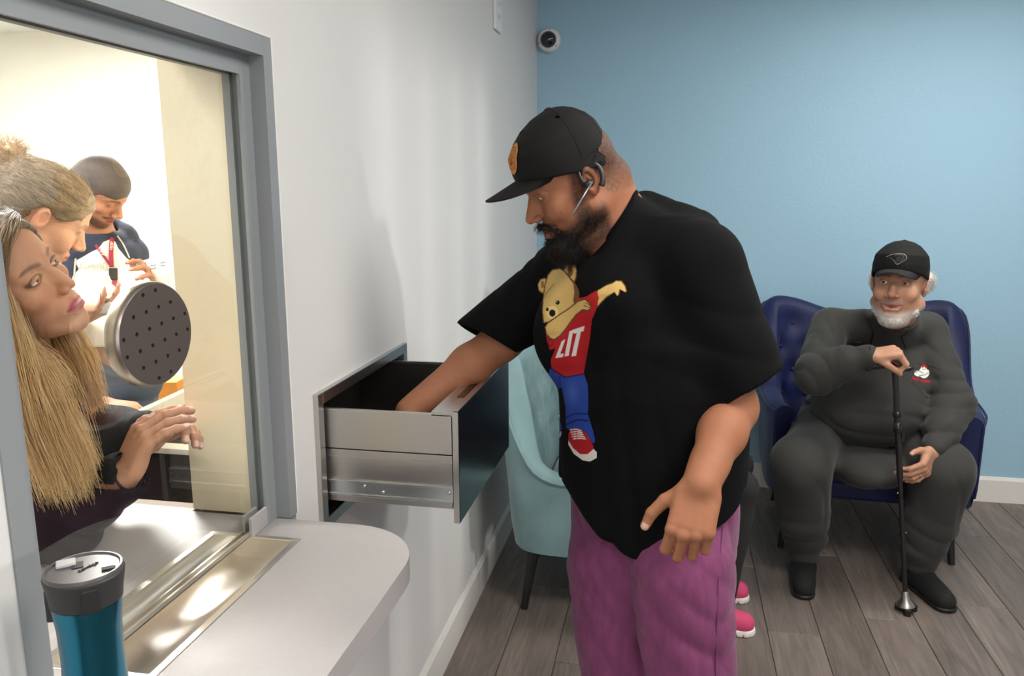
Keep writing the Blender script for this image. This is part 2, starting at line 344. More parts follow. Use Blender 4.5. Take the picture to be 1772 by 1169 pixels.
# speaker disc through the glass
sx, sy, sz = .004, 1.027, 1.420
sp = thing('speaker_disc', 'round dark steel speak-through disc with drilled holes mounted on the glass', 'speaker', (sx, sy, sz))
M_disc = mat('dark_disc_steel', (104, 96, 92), .38, metal=.55, bump=.03, bscale=8, stretch=(60, 1, 1))
R_ = .0768
mkobj('rim', MB().lathe([(R_-.014, -.027), (R_-.001, -.024), (R_, -.020), (R_, -.008), (R_-.002, -.003), (R_-.0045, -.0006), (R_-.006, -.003), (R_-.014, -.018)], (sx, sy, sz), 72, 0), mat('disc_rim_steel', (158, 148, 138), .34, metal=1.), sp, smooth=.6)
# the face plate, really perforated
def disc_plate():
    bm = bmesh.new(); E_ = []
    loops = [[((R_-.004)*math.cos(a), (R_-.004)*math.sin(a)) for a in np.linspace(0, 2*math.pi, 65)[:-1]]]
    for r_, ns in ((.0625, (-.5, .5)), (.0375, (-1.5, -.5, .5, 1.5)), (.0125, (-2.5, -1.5, -.5, .5, 1.5, 2.5)), (-.0125, (-2.5, -1.5, -.5, .5, 1.5, 2.5)), (-.0375, (-1.5, -.5, .5, 1.5)), (-.0625, (-.5, .5))):
        for n in ns: loops.append([(n*.0255+.0032*math.cos(a), r_+.0032*math.sin(a)) for a in np.linspace(0, 2*math.pi, 11)[:-1]])
    rt = math.radians(8)
    for lp in loops:
        vs = [bm.verts.new((sx-.0005, sy+p[0]*math.cos(rt)-p[1]*math.sin(rt), sz+p[0]*math.sin(rt)+p[1]*math.cos(rt))) for p in lp]
        E_ += [bm.edges.new((vs[i], vs[(i+1) % len(vs)])) for i in range(len(vs))]
    bmesh.ops.triangle_fill(bm, edges=E_, use_beauty=True)
    ret = bmesh.ops.extrude_face_region(bm, geom=bm.faces[:])
    bmesh.ops.translate(bm, verts=[v for v in ret['geom'] if isinstance(v, bmesh.types.BMVert)], vec=(-.006, 0, 0))
    bmesh.ops.recalc_face_normals(bm, faces=bm.faces)
    me = bpy.data.meshes.new('face_plate'); bm.to_mesh(me); bm.free(); return me
mkobj('face_plate', disc_plate(), M_disc, sp)
mkobj('back_plate', MB().lathe([(R_-.012, -.032), (R_-.012, -.026)], (sx, sy, sz), 48, 0), M_steel, sp)
sp.rotation_euler = (0, 0, -.1)
# ------------------------------------------------------------ travel mug
mx_, my_, mw = .0975, .728, .0
M_teal = mat('teal_lacquered_steel', (34, 118, 146), .2, metal=1., coat=.3, aniso=.6)
M_lid = mat('dark_grey_plastic', (40, 40, 40), .55)
mg = thing('travel_mug', 'teal steel travel mug with a black lid on the counter', 'mug', (mx_, my_, CZ))
mkobj('body', MB().lathe([(.030, .0005), (.0335, .002), (.035, .01), (.0345, .06), (.0335, .1), (.0325, .13), (.0335, .165), (.0362, .19), (.0362, .194), (.034, .195)], (mx_, my_, CZ), 64), M_teal, mg, smooth=.8)
mkobj('collar', MB().lathe([(.035, .1945), (.0372, .195), (.0382, .205), (.0412, .222), (.0418, .227), (.0405, .2285)], (mx_, my_, CZ), 64), M_lid, mg, smooth=.8)
M_lidtop = mat('lid_top_plastic', (78, 73, 75), .34)
mkobj('lid_top', MB().lathe([(.0404, .2275), (.0408, .2315), (.0395, .2335), (.0375, .2335), (.036, .2315), (.0, .2318)], (mx_, my_, CZ), 64), M_lidtop, mg, smooth=.8)
sd = nrm((_r[0], _r[1], 0)); fw = nrm((_f[0], _f[1], 0))
def lidpt(a, b, h=0): return np.array([mx_, my_, CZ+.2325+h])+a*sd+b*fw
def lidbox(mb, a, b, ha, hb, h0, h1, rot=.0):
    R = np.array([sd*math.cos(rot)+fw*math.sin(rot), -sd*math.sin(rot)+fw*math.cos(rot), (0, 0, 1)]).T
    mb.box(-ha, ha, -hb, hb, h0, h1, R=R, c=lidpt(a, b)); return mb
mkobj('drink_spout', lidbox(MB(), -.024, .008, .010, .008, -.001, .003, .5), mat('spout_light_grey', (190, 188, 190), .3), mg, bev=.001)
mkobj('spout_recess', lidbox(MB(), -.010, .006, .006, .008, -.001, .0003, .5), M_lid, mg)
mkobj('vent', lidbox(MB(), .029, -.002, .007, .004, -.001, .0008, .5), mat('black_rubber', (20, 20, 20), .6), mg)
mkobj('release_button', MB().box(-.009, .009, -.003, .005, -.016, .012, R=np.array([nrm(sd*.75+fw*.5), nrm(-fw*.75+sd*.5), (0, 0, 1)]).T, c=(mx_+.037*nrm(-fw*.75+sd*.5)[0], my_+.037*nrm(-fw*.75+sd*.5)[1], CZ+.211)), MATS['black_rubber'], mg, bev=.002)
ls = -nrm(sd+fw*.2)
mkobj('lid_hook', MB().box(-.005, .005, -.006, .004, -.018, .02, R=np.array([np.cross(ls, (0, 0, 1)), ls, (0, 0, 1)]).T, c=np.array([mx_, my_, CZ+.19])+ls*.0385), M_lid, mg, bev=.002)
def text_mesh(name, body, size, o, xdir, ydir, extr=.0004, shear=0., bold=0.):
    cu = bpy.data.curves.new(name, 'FONT'); cu.body = body; cu.size = size; cu.extrude = extr; cu.shear = shear; cu.offset = bold
    cu.align_x = 'CENTER'; cu.align_y = 'CENTER'; cu.resolution_u = 3
    ob = bpy.data.objects.new('tmp', cu); COL.objects.link(ob)
    dg = bpy.context.evaluated_depsgraph_get(); me = bpy.data.meshes.new_from_object(ob.evaluated_get(dg)); bpy.data.objects.remove(ob)
    x = nrm(xdir); z = nrm(np.cross(x, ydir)); y = np.cross(z, x)
    me.transform(Matrix(((x[0], y[0], z[0], o[0]), (x[1], y[1], z[1], o[1]), (x[2], y[2], z[2], o[2]), (0, 0, 0, 1)))); me.name = name
    return me
mkobj('lid_lettering', text_mesh('lid_lettering', 'contigo', .0085, lidpt(.004, .002, -.0002), nrm(fw+.45*sd), nrm(-sd+.45*fw)), M_lid, mg)
# ------------------------------------------------------------ pass-through drawer
M_ss = mat('drawer_steel', (194, 191, 187), .3, metal=1., aniso=.5, bump=.03, bscale=5, stretch=(50, 1, 50))
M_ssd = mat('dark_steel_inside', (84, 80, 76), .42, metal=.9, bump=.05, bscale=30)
M_front = mat('drawer_front_reflection_steel', (74, 77, 84), .22, metal=1.)  # steel with the dark reflection put into its colour
dr = thing('pass_through_drawer', 'open stainless steel pass-through drawer projecting from the white wall', 'drawer', (0, 1.8, .95))
fy0, fy1, fz0, fz1, ft = 1.528, 2.112, .893, 1.2, .026
mkobj('wall_frame', MB().box(-.12, .012, fy0, fy0+ft, fz0, fz1).box(-.12, .012, fy1-ft, fy1, fz0, fz1).box(-.12, .012, fy0+ft, fy1-ft, fz0, fz0+ft).box(-.12, .012, fy0+ft, fy1-ft, fz1-ft, fz1), M_ss, dr, bev=.0015)
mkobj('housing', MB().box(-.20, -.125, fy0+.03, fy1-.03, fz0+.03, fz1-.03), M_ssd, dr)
by0, by1, bz0, bz1, bx1 = 1.566, 2.062, .962, 1.160, .290
mkobj('drawer_box', MB().box(-.115, bx1, by0, by0+.012, 1.073, bz1).box(-.115, bx1, by1-.006, by1, bz0, bz1).box(-.115, bx1, by0+.012, by1-.006, bz0, bz0+.005).box(-.115, -.109, by0+.012, by1-.006, bz0+.005, bz1), [M_ss], dr, bev=.001)
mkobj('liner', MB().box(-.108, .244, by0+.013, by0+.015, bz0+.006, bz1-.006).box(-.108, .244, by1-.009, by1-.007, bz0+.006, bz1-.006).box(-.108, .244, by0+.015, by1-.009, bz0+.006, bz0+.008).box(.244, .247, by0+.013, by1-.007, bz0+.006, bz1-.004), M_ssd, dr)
mkobj('lower_side_panel', MB().box(-.115, bx1, by0+.001, by0+.012, 1.0, 1.0705).box(-.1, bx1, by0-.0012, by0+.001, 1.054, 1.056), M_ss, dr, bev=.001)
mkobj('slide_rail', MB().box(-.1, .292, by0-.006, by0+.003, .9985, 1.003).box(-.1, .292, by0-.003, by0+.003, .972, .999).box(-.1, .292, by0-.006, by0+.003, .9685, .973), mat('zinc_rail', (200, 204, 206), .25, metal=1.), dr, bev=.0008)
mkobj('bottom_lip', MB().box(-.1, .29, by0-.002, by0+.012, .9535, .967), M_ss, dr, bev=.001)
for x, z in ((.093, .992), (.135, .981), (.283, .990)):
    mkobj('screw', MB().lathe([(.0042, 0), (.0042, .0015), (.003, .003), (.001, .0033)], (x, by0-.003, z), 12, 1, R=np.diag([1, -1, 1])), MATS['zinc_rail'], dr, smooth=.8)
mkobj('front_flange', MB().box(.246, .2955, by0, by1, bz1-.004, bz1+.006).box(.246, .250, by0+.01, by1-.01, bz0+.1, bz1-.004), M_ss, dr, bev=.001)
mkobj('finger_slot', MB().box(.270, .286, by0+.12, by1-.1, bz1+.0062, bz1+.0072), mat('slot_reddish_reflection', (92, 62, 50), .35, metal=.8), dr)  # flat strip for the slot, its dark reddish reflection painted as colour
mkobj('front_panel', MB().box(.2955, .3075, 1.558, 2.080, .925, 1.171), [M_front], dr, bev=.001)
mkobj('front_edge', MB().box(.2945, .3068, 1.5555, 1.558, .926, 1.170).box(.2945, .3068, 1.558, 2.080, 1.1711, 1.1725), M_ss, dr)
# ------------------------------------------------------------ dome camera, wall plate
M_wplas = mat('white_plastic', (222, 222, 222), .4)
dc = thing('dome_camera', 'white round dome security camera high on the blue wall by the corner', 'camera', (.066, D, 2.369))
cc = (.066, D-.0005, 2.369); RY = np.diag([1, -1, 1])
mkobj('housing', MB().lathe([(.058, 0), (.061, .006), (.061, .022), (.056, .034), (.046, .042), (.043, .042)], cc, 48, 1, R=RY), M_wplas, dc, smooth=.7)
mkobj('dome', MB().lathe([(.0425, .036), (.0415, .046), (.037, .058), (.029, .068), (.018, .075), (.006, .0775)], cc, 40, 1, R=RY), mat('smoked_dome', (24, 26, 26), .06, coat=.5), dc, smooth=True)
for a in (1.45, 3.45, 5.6): mkobj('screw', MB().lathe([(.0028, 0), (.0028, .0025), (.001, .003)], (cc[0]+.052*math.cos(a), D-.038, cc[2]+.052*math.sin(a)), 8, 1, R=RY), mat('dark_screw', (40, 40, 40), .5), dc)
sw = thing('wall_plate', 'tall white wall plate with small buttons near the back corner', 'wall plate', (0, 3.37, 2.3))
mkobj('plate', MB().box(.0005, .012, 3.315, 3.435, 2.243, 2.62), M_wplas, sw, bev=.003)
for z in (2.30, 2.35, 2.42, 2.49): mkobj('button', MB().lathe([(.012, 0), (.012, .003), (.009, .005)], (.012, 3.375, z), 14, 0), mat('grey_button', (196, 196, 200), .4), sw)
# ============================================================ tufted wing chairs
def wing_chair(label, mname, loc, rz, W=.84, sc=1., arm=.6, ws=(.12, .22, .32, .40, .45, .50, .56, .66)):
    t = thing('wing_chair', label, 'chair', loc, rz)
    m = MATS[mname]; mb = MATS['chair_leg_black']
    hw = W/2
    plan = catmull([(-hw+.03, -.33), (-hw-.0, -.22), (-hw-.01, -.02), (-hw, .22), (-hw+.07, .315), (-hw+.22, .35), (0, .355), (hw-.22, .35), (hw-.07, .315), (hw, .22), (hw+.01, -.02), (hw, -.22), (hw-.03, -.33)], 85)
    n = len(plan); dl = np.r_[0, np.cumsum(np.linalg.norm(np.diff(plan, axis=0), axis=1))]; Lh = dl[-1]/2
    tang = np.gradient(plan, axis=0); tang /= np.linalg.norm(tang, axis=1)[:, None]; nin = np.c_[tang[:, 1], -tang[:, 0]]  # inward
    if (nin[n//2] @ np.array([0, -1])) < 0: nin = -nin
    s = np.abs(dl-Lh)                      # distance from the middle of the back
    hk = np.interp(s, [0, *ws, Lh], [1.0, 1.01, 1.05, 1.08, 1.085, 1.04, .88, arm+.13, arm+.02, arm])
    hk = np.convolve(np.r_[[hk[0]]*2, hk, [hk[-1]]*2], np.ones(5)/5, 'valid')
    th = np.interp(s, [0, .4, .6, Lh], [.12, .10, .085, .085])
    lean = np.interp(s, [0, .4, .62, Lh], [.085, .075, .03, .01])
    z0 = .27; seat = .44
    K = 24; P = []; tuft = []
    bz = [(.60, 0), (.74, 1), (.88, 0), (.62, 0)]
    sp_ = .16
    for i in range(n):
        p = plan[i]; ni = nin[i]; H = hk[i]; T = th[i]; row = []
        lo = z0+(.05 if i in (0, n-1) else 0)
        def outp(z): f_ = max(0, (z-z0)/(1.0-z0)); return p-ni*lean[i]*f_**1.5+ni*.012*(1-min(1, (z-z0)/.12))**2
        for z in np.linspace(lo, H-T/2, 10):
            q = outp(z); row.append((q[0], q[1], z))
        o = outp(H-T/2)
        for a in np.linspace(.15, math.pi-.15, 6):
            q = o+ni*(T/2-T/2*math.cos(a)); row.append((q[0], q[1], H-T/2+T/2*math.sin(a)*.8))
        for z in np.linspace(H-T/2, seat-.08, 24):
            dd = 0.
            u = dl[i]-Lh
            for rix, zz in enumerate((.58, .70, .82, .94)):
                off = 0 if rix % 2 else .5
                c = (round(u/sp_-off)+off)*sp_
                r2 = ((u-c)/.05)**2+((z-zz)/.045)**2
                w_ = 1. if zz < H-.10 else 0.
                dd += w_*.024*math.exp(-r2)
                # diamond creases between buttons
            g1 = abs(((u/sp_+z/.24) % 1)-.5); g2 = abs(((u/sp_-z/.24) % 1)-.5)
            pill = .010*(1-math.exp(-((.5-g1)/.07)**2))*(1-math.exp(-((.5-g2)/.07)**2)) if z > .5 else 0
            q = outp(z)+ni*(T-dd*(1 if z > .5 else .3)+.012*math.sin(math.pi*min(1, max(0, (z-seat)/(H-seat)))))
            row.append((q[0], q[1], z))
        P.append(row)
    g = MB().grid(P)
    k = len(P[0])
    g.add(P[0], [tuple(range(k))]); g.add(P[-1], [tuple(range(k))])
    g.grid([[P[i][0], P[i][-1]] for i in range(n)])
    mkobj('backrest', g, m, t, smooth=1.0, xf=False)
    edge = [(P[i][9][0]-nin[i][0]*.004, P[i][9][1]-nin[i][1]*.004, P[i][9][2]+.012) for i in range(n)]
    e0 = [(P[0][j][0], P[0][j][1]-.004, P[0][j][2]) for j in range(0, 10)]; e1 = [(P[-1][j][0], P[-1][j][1]-.004, P[-1][j][2]) for j in range(9, -1, -1)]
    mkobj('piping', MB().tube(e0+edge+e1, .0055, 8), m, t, smooth=True, xf=False)
    for i in range(n):
        pass
    seen = []
    for rix, zz in enumerate((.58, .70, .82, .94)):
        off = 0 if rix % 2 else .5
        for kx in range(-4, 5):
            u = (kx+off)*sp_
            i = int(np.argmin(np.abs(dl-Lh-u)))
            if abs(dl[i]-Lh-u) > .02 or zz >= hk[i]-.10 or abs(u) > .42: continue
            j = 16+int(np.argmin([abs(P[i][16+q][2]-zz) for q in range(24)]))
            c = np.array(P[i][j]); ni = np.array([nin[i][0], nin[i][1], 0]); sd_ = np.array([-ni[1], ni[0], 0])
            R = np.array([sd_, np.array([0, 0, 1.]), ni]).T
            mkobj('button', MB().lathe([(.011, -.002), (.0115, .002), (.008, .006), (.002, .0075)], c, 12, 2, R=R), m, t, smooth=True, xf=False)
    # seat cushion, rail, legs
    iw = hw-.095
    def pillow(x0, x1, y0, y1, za, zb, r, dome=.02):
        S_ = []; NN = 18
        bm = bmesh.new(); bmesh.ops.create_cube(bm, size=1); 
        bmesh.ops.subdivide_edges(bm, edges=bm.edges[:], cuts=NN, use_grid_fill=True)
        cx, cy, cz_ = (x0+x1)/2, (y0+y1)/2, (za+zb)/2; hx, hy, hz = (x1-x0)/2, (y1-y0)/2, (zb-za)/2
        for v in bm.verts:
            q = np.array([v.co.x*2*hx, v.co.y*2*hy, v.co.z*2*hz]); inner = np.clip(q, [-hx+r, -hy+r, -hz+r], [hx-r, hy-r, hz-r]); dq = q-inner; L_ = np.linalg.norm(dq)
            if L_ > 1e-9: q = inner+dq/L_*min(L_, r)
            if q[2] > 0: q[2] += dome*(1-(q[0]/hx)**2)*(1-(q[1]/hy)**2)
            v.co = (cx+q[0], cy+q[1], cz_+q[2])
        me = bpy.data.meshes.new('pillow'); bm.to_mesh(me); bm.free(); return me
    mkobj('seat_cushion', pillow(-iw, iw, -.36, .23, .33, .45, .04), m, t, smooth=True, xf=False)
    mkobj('seat_base', pillow(-hw+.04, hw-.04, -.335, .27, .262, .345, .02, 0), m, t, smooth=True, xf=False)
    for sx_ in (-1, 1):
        for sy_ in (-1, 1):
            x, y = sx_*(hw-.12), (-.26 if sy_ < 0 else .24)
            mkobj('leg', MB().tube([(x, y, .275), (x+sx_*.02, y+sy_*.02, .14), (x+sx_*.035, y+sy_*.04, .0)], [.024, .019, .0135], 14), mb, t, smooth=.8, xf=False)
    t.scale = (sc, sc, sc)
    return t
mat('teal_velvet', (124, 156, 158), .65, var=.2, vscale=5, sheen=.4, bump=.15, bscale=120)
mat('navy_velvet', (5, 20, 70), .62, var=.35, vscale=5, sheen=.12, bump=.15, bscale=120)
mat('chair_leg_black', (26, 24, 24), .45)
teal = wing_chair('light teal velvet wing chair with tufted back against the white wall', 'teal_velvet', (.485, 3.20, 0), math.pi/2, .84, arm=.575, ws=(.08, .16, .24, .31, .35, .385, .43, .50))
navy = wing_chair('dark blue velvet wing chair with tufted back against the blue wall', 'navy_velvet', (1.63, 3.90, 0), -.06, .88, arm=.68)
# ============================================================ implicit modelling: smooth unions of limbs, meshed by surface nets
F4 = np.float32
def col3(v): return np.asarray(v, F4)
def s_cap(a, b, ra, rb=None, flat=None, fax=None):
    """tapered capsule; flat<1 squashes it along direction fax"""
    rb = ra if rb is None else rb; a = col3(a); b = col3(b); n = None
    if flat: n = col3(nrm(fax)); q = 1/flat-1; a2 = a; b2 = b
    ba = b-a
    if n is not None: ba = ba+q*ba.dot(n)*n
    L2 = max(float(ba.dot(ba)), 1e-12)
    def f(P):
        p = P-a
        if n is not None: p = p+(q*(p@n))[:, None]*n
        t = np.clip((p@ba)/L2, 0, 1)
        p = p-t[:, None]*ba; d = np.sqrt(np.einsum('ij,ij->i', p, p))-F4(ra)-F4(rb-ra)*t
        return d*(flat or 1) if flat and flat < 1 else d
    return f
def s_ell(c, r, R=None):
    c = col3(c); r = col3(r); R = None if R is None else col3(R)
    def f(P):
        p = P-c
        if R is not None: p = p@R
        q = p/r; k0 = np.sqrt(np.einsum('ij,ij->i', q, q)); q = q/r; k1 = np.sqrt(np.einsum('ij,ij->i', q, q))+F4(1e-9)
        return k0*(k0-1)/k1
    return f
def s_box(c, h, R=None, rd=.005):
    c = col3(c); h = col3(h)-rd; R = None if R is None else col3(R)
    def f(P):
        p = P-c
        if R is not None: p = p@R
        q = np.abs(p)-h
        return np.sqrt((np.maximum(q, 0)**2).sum(1))+np.minimum(q.max(1), 0)-rd
    return f
def s_loft(o, R, T, sec, rd=.0, ex=2.):
    """stack of elliptic sections along local z: rows of (z, cx, cy, rx, ry); R columns = local axes in the room"""
    o = col3(o); R = col3(R); sec = np.array(sec, float); zs = sec[:, 0]
    if zs[0] > zs[-1]: sec = sec[::-1]; zs = sec[:, 0]
    def f(P):
        p = (P-o)@R; z = p[:, 2]
        cx, cy, rx, ry = [np.interp(z, zs, sec[:, i]) for i in (1, 2, 3, 4)]
        a = np.abs(p[:, 0]-cx)/rx; b = np.abs(p[:, 1]-cy)/ry
        k0 = (a**ex+b**ex)**(1/ex)+1e-9
        g = np.sqrt((a/rx)**2+(b/ry)**2)/np.maximum(np.sqrt(a*a+b*b), 1e-6)
        d = np.where(k0 > .3, (k0-1)/np.maximum(g, 1e-6), -np.minimum(rx, ry)*.7)
        return np.maximum(d, np.maximum(zs[0]-z, z-zs[-1])).astype(F4)
    return f
def s_half(o, n):
    o = col3(o); n = col3(nrm(n))
    return lambda P: (P-o)@n
def s_and(*fs):
    def f(P):
        d = fs[0](P)
        for g in fs[1:]: d = np.maximum(d, g(P))
        return d
    return f
def s_neg(g): return lambda P: -g(P)
class Solid:
    def __init__(s): s.pr = []; s.disp = []; s.R = np.eye(3, dtype=F4); s.t = np.zeros(3, F4); s.sc = 1.
    def frame(s, R=None, t=None, sc=1.):
        s.R = np.eye(3, dtype=F4) if R is None else col3(R); s.t = np.zeros(3, F4) if t is None else col3(t); s.sc = sc; return s
    def _w(s, f):
        R, t, sc = s.R, s.t, s.sc
        if sc == 1. and not t.any() and (R == np.eye(3)).all(): return f
        return lambda P: f(((P-t)@R)/sc)*sc
    def add(s, f, k=.01): s.pr.append((s._w(f), k, 0)); return s
    def cut(s, f, k=.005): s.pr.append((s._w(f), k, 1)); return s
    def both(s, f, k=.005): s.pr.append((s._w(f), k, 2)); return s
    def bump(s, f, amp): s.disp.append((s._w(f), amp)); return s
    def __call__(s, P, sub=None):
        d = np.full(len(P), 9., F4)
        for f, k, op in s.pr: d = s._op(d, f(P), k, op)
        for f, a in s.disp: d = d-f(P)
        return d
    @staticmethod
    def _op(d, e, k, op):
        if op == 1: e = -e
        if op == 0:
            h = np.clip(.5+.5*(e-d)/k, 0, 1); return e+(d-e)*h-k*h*(1-h)
        h = np.clip(.5-.5*(e-d)/k, 0, 1); return e+(d-e)*h+k*h*(1-h)
    def mesh(s, h, lo, hi, B=10, include=None):
        """surface nets over the active blocks of the box lo..hi; returns verts, quads"""
        lo = np.array(lo, float); hi = np.array(hi, float); nb = np.maximum(1, np.ceil((hi-lo)/(h*B)).astype(int))
        g = np.stack(np.meshgrid(*[np.arange(n) for n in nb], indexing='ij'), -1).reshape(-1, 3)
        cen = (lo+(g+.5)*h*B).astype(F4); Rb = h*B*.87
        if include is not None:
            m = include(cen); g = g[m]; cen = cen[m]
        d = np.full(len(cen), 9., F4); pcs = []
        am = sum(a for _, a in s.disp)
        for f, k, op in s.pr:
            e = f(cen); pcs.append((e, d.copy())); d = s._op(d, e, k, op)
        act = np.abs(d) < Rb*1.6+am+.012
        g = g[act]; cen = cen[act]; na = len(g)
        if na == 0: return np.zeros((0, 3)), np.zeros((0, 4), int)
        n1 = B+1; loc = np.stack(np.meshgrid(*[np.arange(n1)]*3, indexing='ij'), -1).reshape(-1, 3)
        P = (lo+(g[:, None, :]*B+loc[None])*h).astype(F4)
        V = np.full((na, n1**3), 9., F4)
        for (f, k, op), (e, dc) in zip(s.pr, pcs):
            e = e[act]; dc = dc[act]
            if op == 0: m = e < np.minimum(dc, 3)+3*Rb+k
            elif op == 1: m = e < 3*Rb+k
            else: m = e > -3*Rb-k
            if not m.any(): continue
            q = P[m].reshape(-1, 3); V[m] = s._op(V[m], f(q).reshape(-1, n1**3), k, op)
        for f, a in s.disp: V -= f(P.reshape(-1, 3)).reshape(V.shape)
        V = V.reshape(na, n1, n1, n1); neg = V < 0
        c = [(i, j, k) for i in (0, 1) for j in (0, 1) for k in (0, 1)]
        cnt = sum(neg[:, i:i+B, j:j+B, k:k+B].astype(np.int8) for i, j, k in c)
        A = np.argwhere((cnt > 0) & (cnt < 8))
        bi, ci = A[:, 0], A[:, 1:]
        G = g[bi]*B+ci
        corner = np.stack([V[bi, ci[:, 0]+i, ci[:, 1]+j, ci[:, 2]+k] for i, j, k in c], 1)
        cc = np.array(c, float); acc = np.zeros((len(A), 3)); w = np.zeros(len(A))
        for a in range(8):
            for b in range(a+1, 8):
                if abs(cc[a]-cc[b]).sum() == 1:
                    va, vb = corner[:, a], corner[:, b]; m = (va < 0) != (vb < 0)
                    t = np.where(m, va/(np.where(m, va-vb, 1)), 0)
                    acc += np.where(m[:, None], cc[a]+(cc[b]-cc[a])*t[:, None], 0); w += m
        pos = lo+(G+acc/w[:, None])*h
        M = (nb*B+4).astype(np.int64)
        key = ((G[:, 0]+1)*M[1]+G[:, 1]+1)*M[2]+G[:, 2]+1
        so = np.argsort(key); key = key[so]; pos = pos[so]
        quads = []
        for ax in range(3):
            s0 = [slice(0, B)]*3; s1 = list(s0); s1[ax] = slice(1, B+1)
            n0 = neg[(slice(None),)+tuple(s0)]; n1_ = neg[(slice(None),)+tuple(s1)]
            E_ = np.argwhere(n0 != n1_); 
            if not len(E_): continue
            flip = n0[tuple(E_.T)]
            GE = g[E_[:, 0]]*B+E_[:, 1:]
            u, v = [(1, 2), (2, 0), (0, 1)][ax]
            ks = []
            for du, dv in ((0, 0), (-1, 0), (-1, -1), (0, -1)):
                H = GE.copy(); H[:, u] += du; H[:, v] += dv
                ks.append(((H[:, 0]+1)*M[1]+H[:, 1]+1)*M[2]+H[:, 2]+1)
            ks = np.stack(ks, 1); ix = np.searchsorted(key, ks); ix = np.minimum(ix, len(key)-1)
            ok = (key[ix] == ks).all(1); ix = ix[ok]; fl = flip[ok]
            ix[~fl] = ix[~fl][:, ::-1]; quads.append(ix)
        Q = np.concatenate(quads) if quads else np.zeros((0, 4), int)
        return pos, Q
def relax(v, q, it=1, lam=.5):
    e = np.concatenate([q[:, [0, 1]], q[:, [1, 2]], q[:, [2, 3]], q[:, [3, 0]]])
    for _ in range(it):
        s_ = np.zeros_like(v); c = np.bincount(e[:, 0], minlength=len(v)).astype(float)
        for k in range(3): s_[:, k] = np.bincount(e[:, 0], v[e[:, 1], k], len(v))
        m = c > 0; v = v.copy(); v[m] += lam*(s_[m]/c[m, None]-v[m])
    return v
def to_mesh(name, parts):
    """list of (verts, quads) -> one mesh"""
    vs = np.concatenate([p[0] for p in parts]); o = np.cumsum([0]+[len(p[0]) for p in parts[:-1]])
    qs = np.concatenate([p[1]+k for p, k in zip(parts, o)])
    me = bpy.data.meshes.new(name); me.vertices.add(len(vs)); me.vertices.foreach_set('co', vs.astype(F4).ravel())
    me.loops.add(len(qs)*4); me.loops.foreach_set('vertex_index', qs.astype(np.int32).ravel())
    me.polygons.add(len(qs)); me.polygons.foreach_set('loop_start', np.arange(0, len(qs)*4, 4, dtype=np.int32))
    me.update(calc_edges=True); me.validate()
    me.polygons.foreach_set('use_smooth', [True]*len(me.polygons))
    return me
def paint(me, fn, M=None):
    """fn(world points) -> linear rgb; stored as the point attribute Col"""
    n = len(me.vertices); v = np.empty(n*3, F4); me.vertices.foreach_get('co', v); v = v.reshape(-1, 3)
    c = np.ones((n, 4), F4); c[:, :3] = fn(v)
    a = me.color_attributes.new('Col', 'FLOAT_COLOR', 'POINT'); a.data.foreach_set('color', c.ravel()); return me
def wob(P, sc, seed=0, w=1.2):
    """cheap smooth noise in -1..1 (sum of warped sines)"""
    r = np.random.default_rng(seed); o = 0
    for i in range(4):
        a = r.normal(size=3); a = col3(a/np.linalg.norm(a)*sc*(1+.45*i)); b = col3(r.normal(size=3)*sc*.6); ph, p2 = r.uniform(0, 6.28, 2)
        o = o+np.sin(P@a+F4(ph)+F4(w)*np.sin(P@b+F4(p2)))/(1+.35*i)
    return (o/2.9).astype(F4)
def folds(P, dirv, sc, seed=0, warp=1.5, sharp=1.6):
    """elongated cloth folds: ridges running across dirv"""
    r = np.random.default_rng(seed); dv = col3(nrm(dirv)); b = col3(r.normal(size=3)*sc*.22); b2 = col3(r.normal(size=3)*sc*.13)
    x = P@dv*F4(sc)+F4(warp)*np.sin(P@b+F4(seed))+F4(warp)*np.sin(P@b2)
    return (1-np.abs(np.sin(x))**F4(1/sharp)*2).astype(F4)*F4(-1)
def eul(y, p, r):
    Rz = np.array([[math.cos(y), -math.sin(y), 0], [math.sin(y), math.cos(y), 0], [0, 0, 1]])
    Rx = np.array([[1, 0, 0], [0, math.cos(p), -math.sin(p)], [0, math.sin(p), math.cos(p)]])
    Ry = np.array([[math.cos(r), 0, math.sin(r)], [0, 1, 0], [-math.sin(r), 0, math.cos(r)]])
    return Rz@Rx@Ry
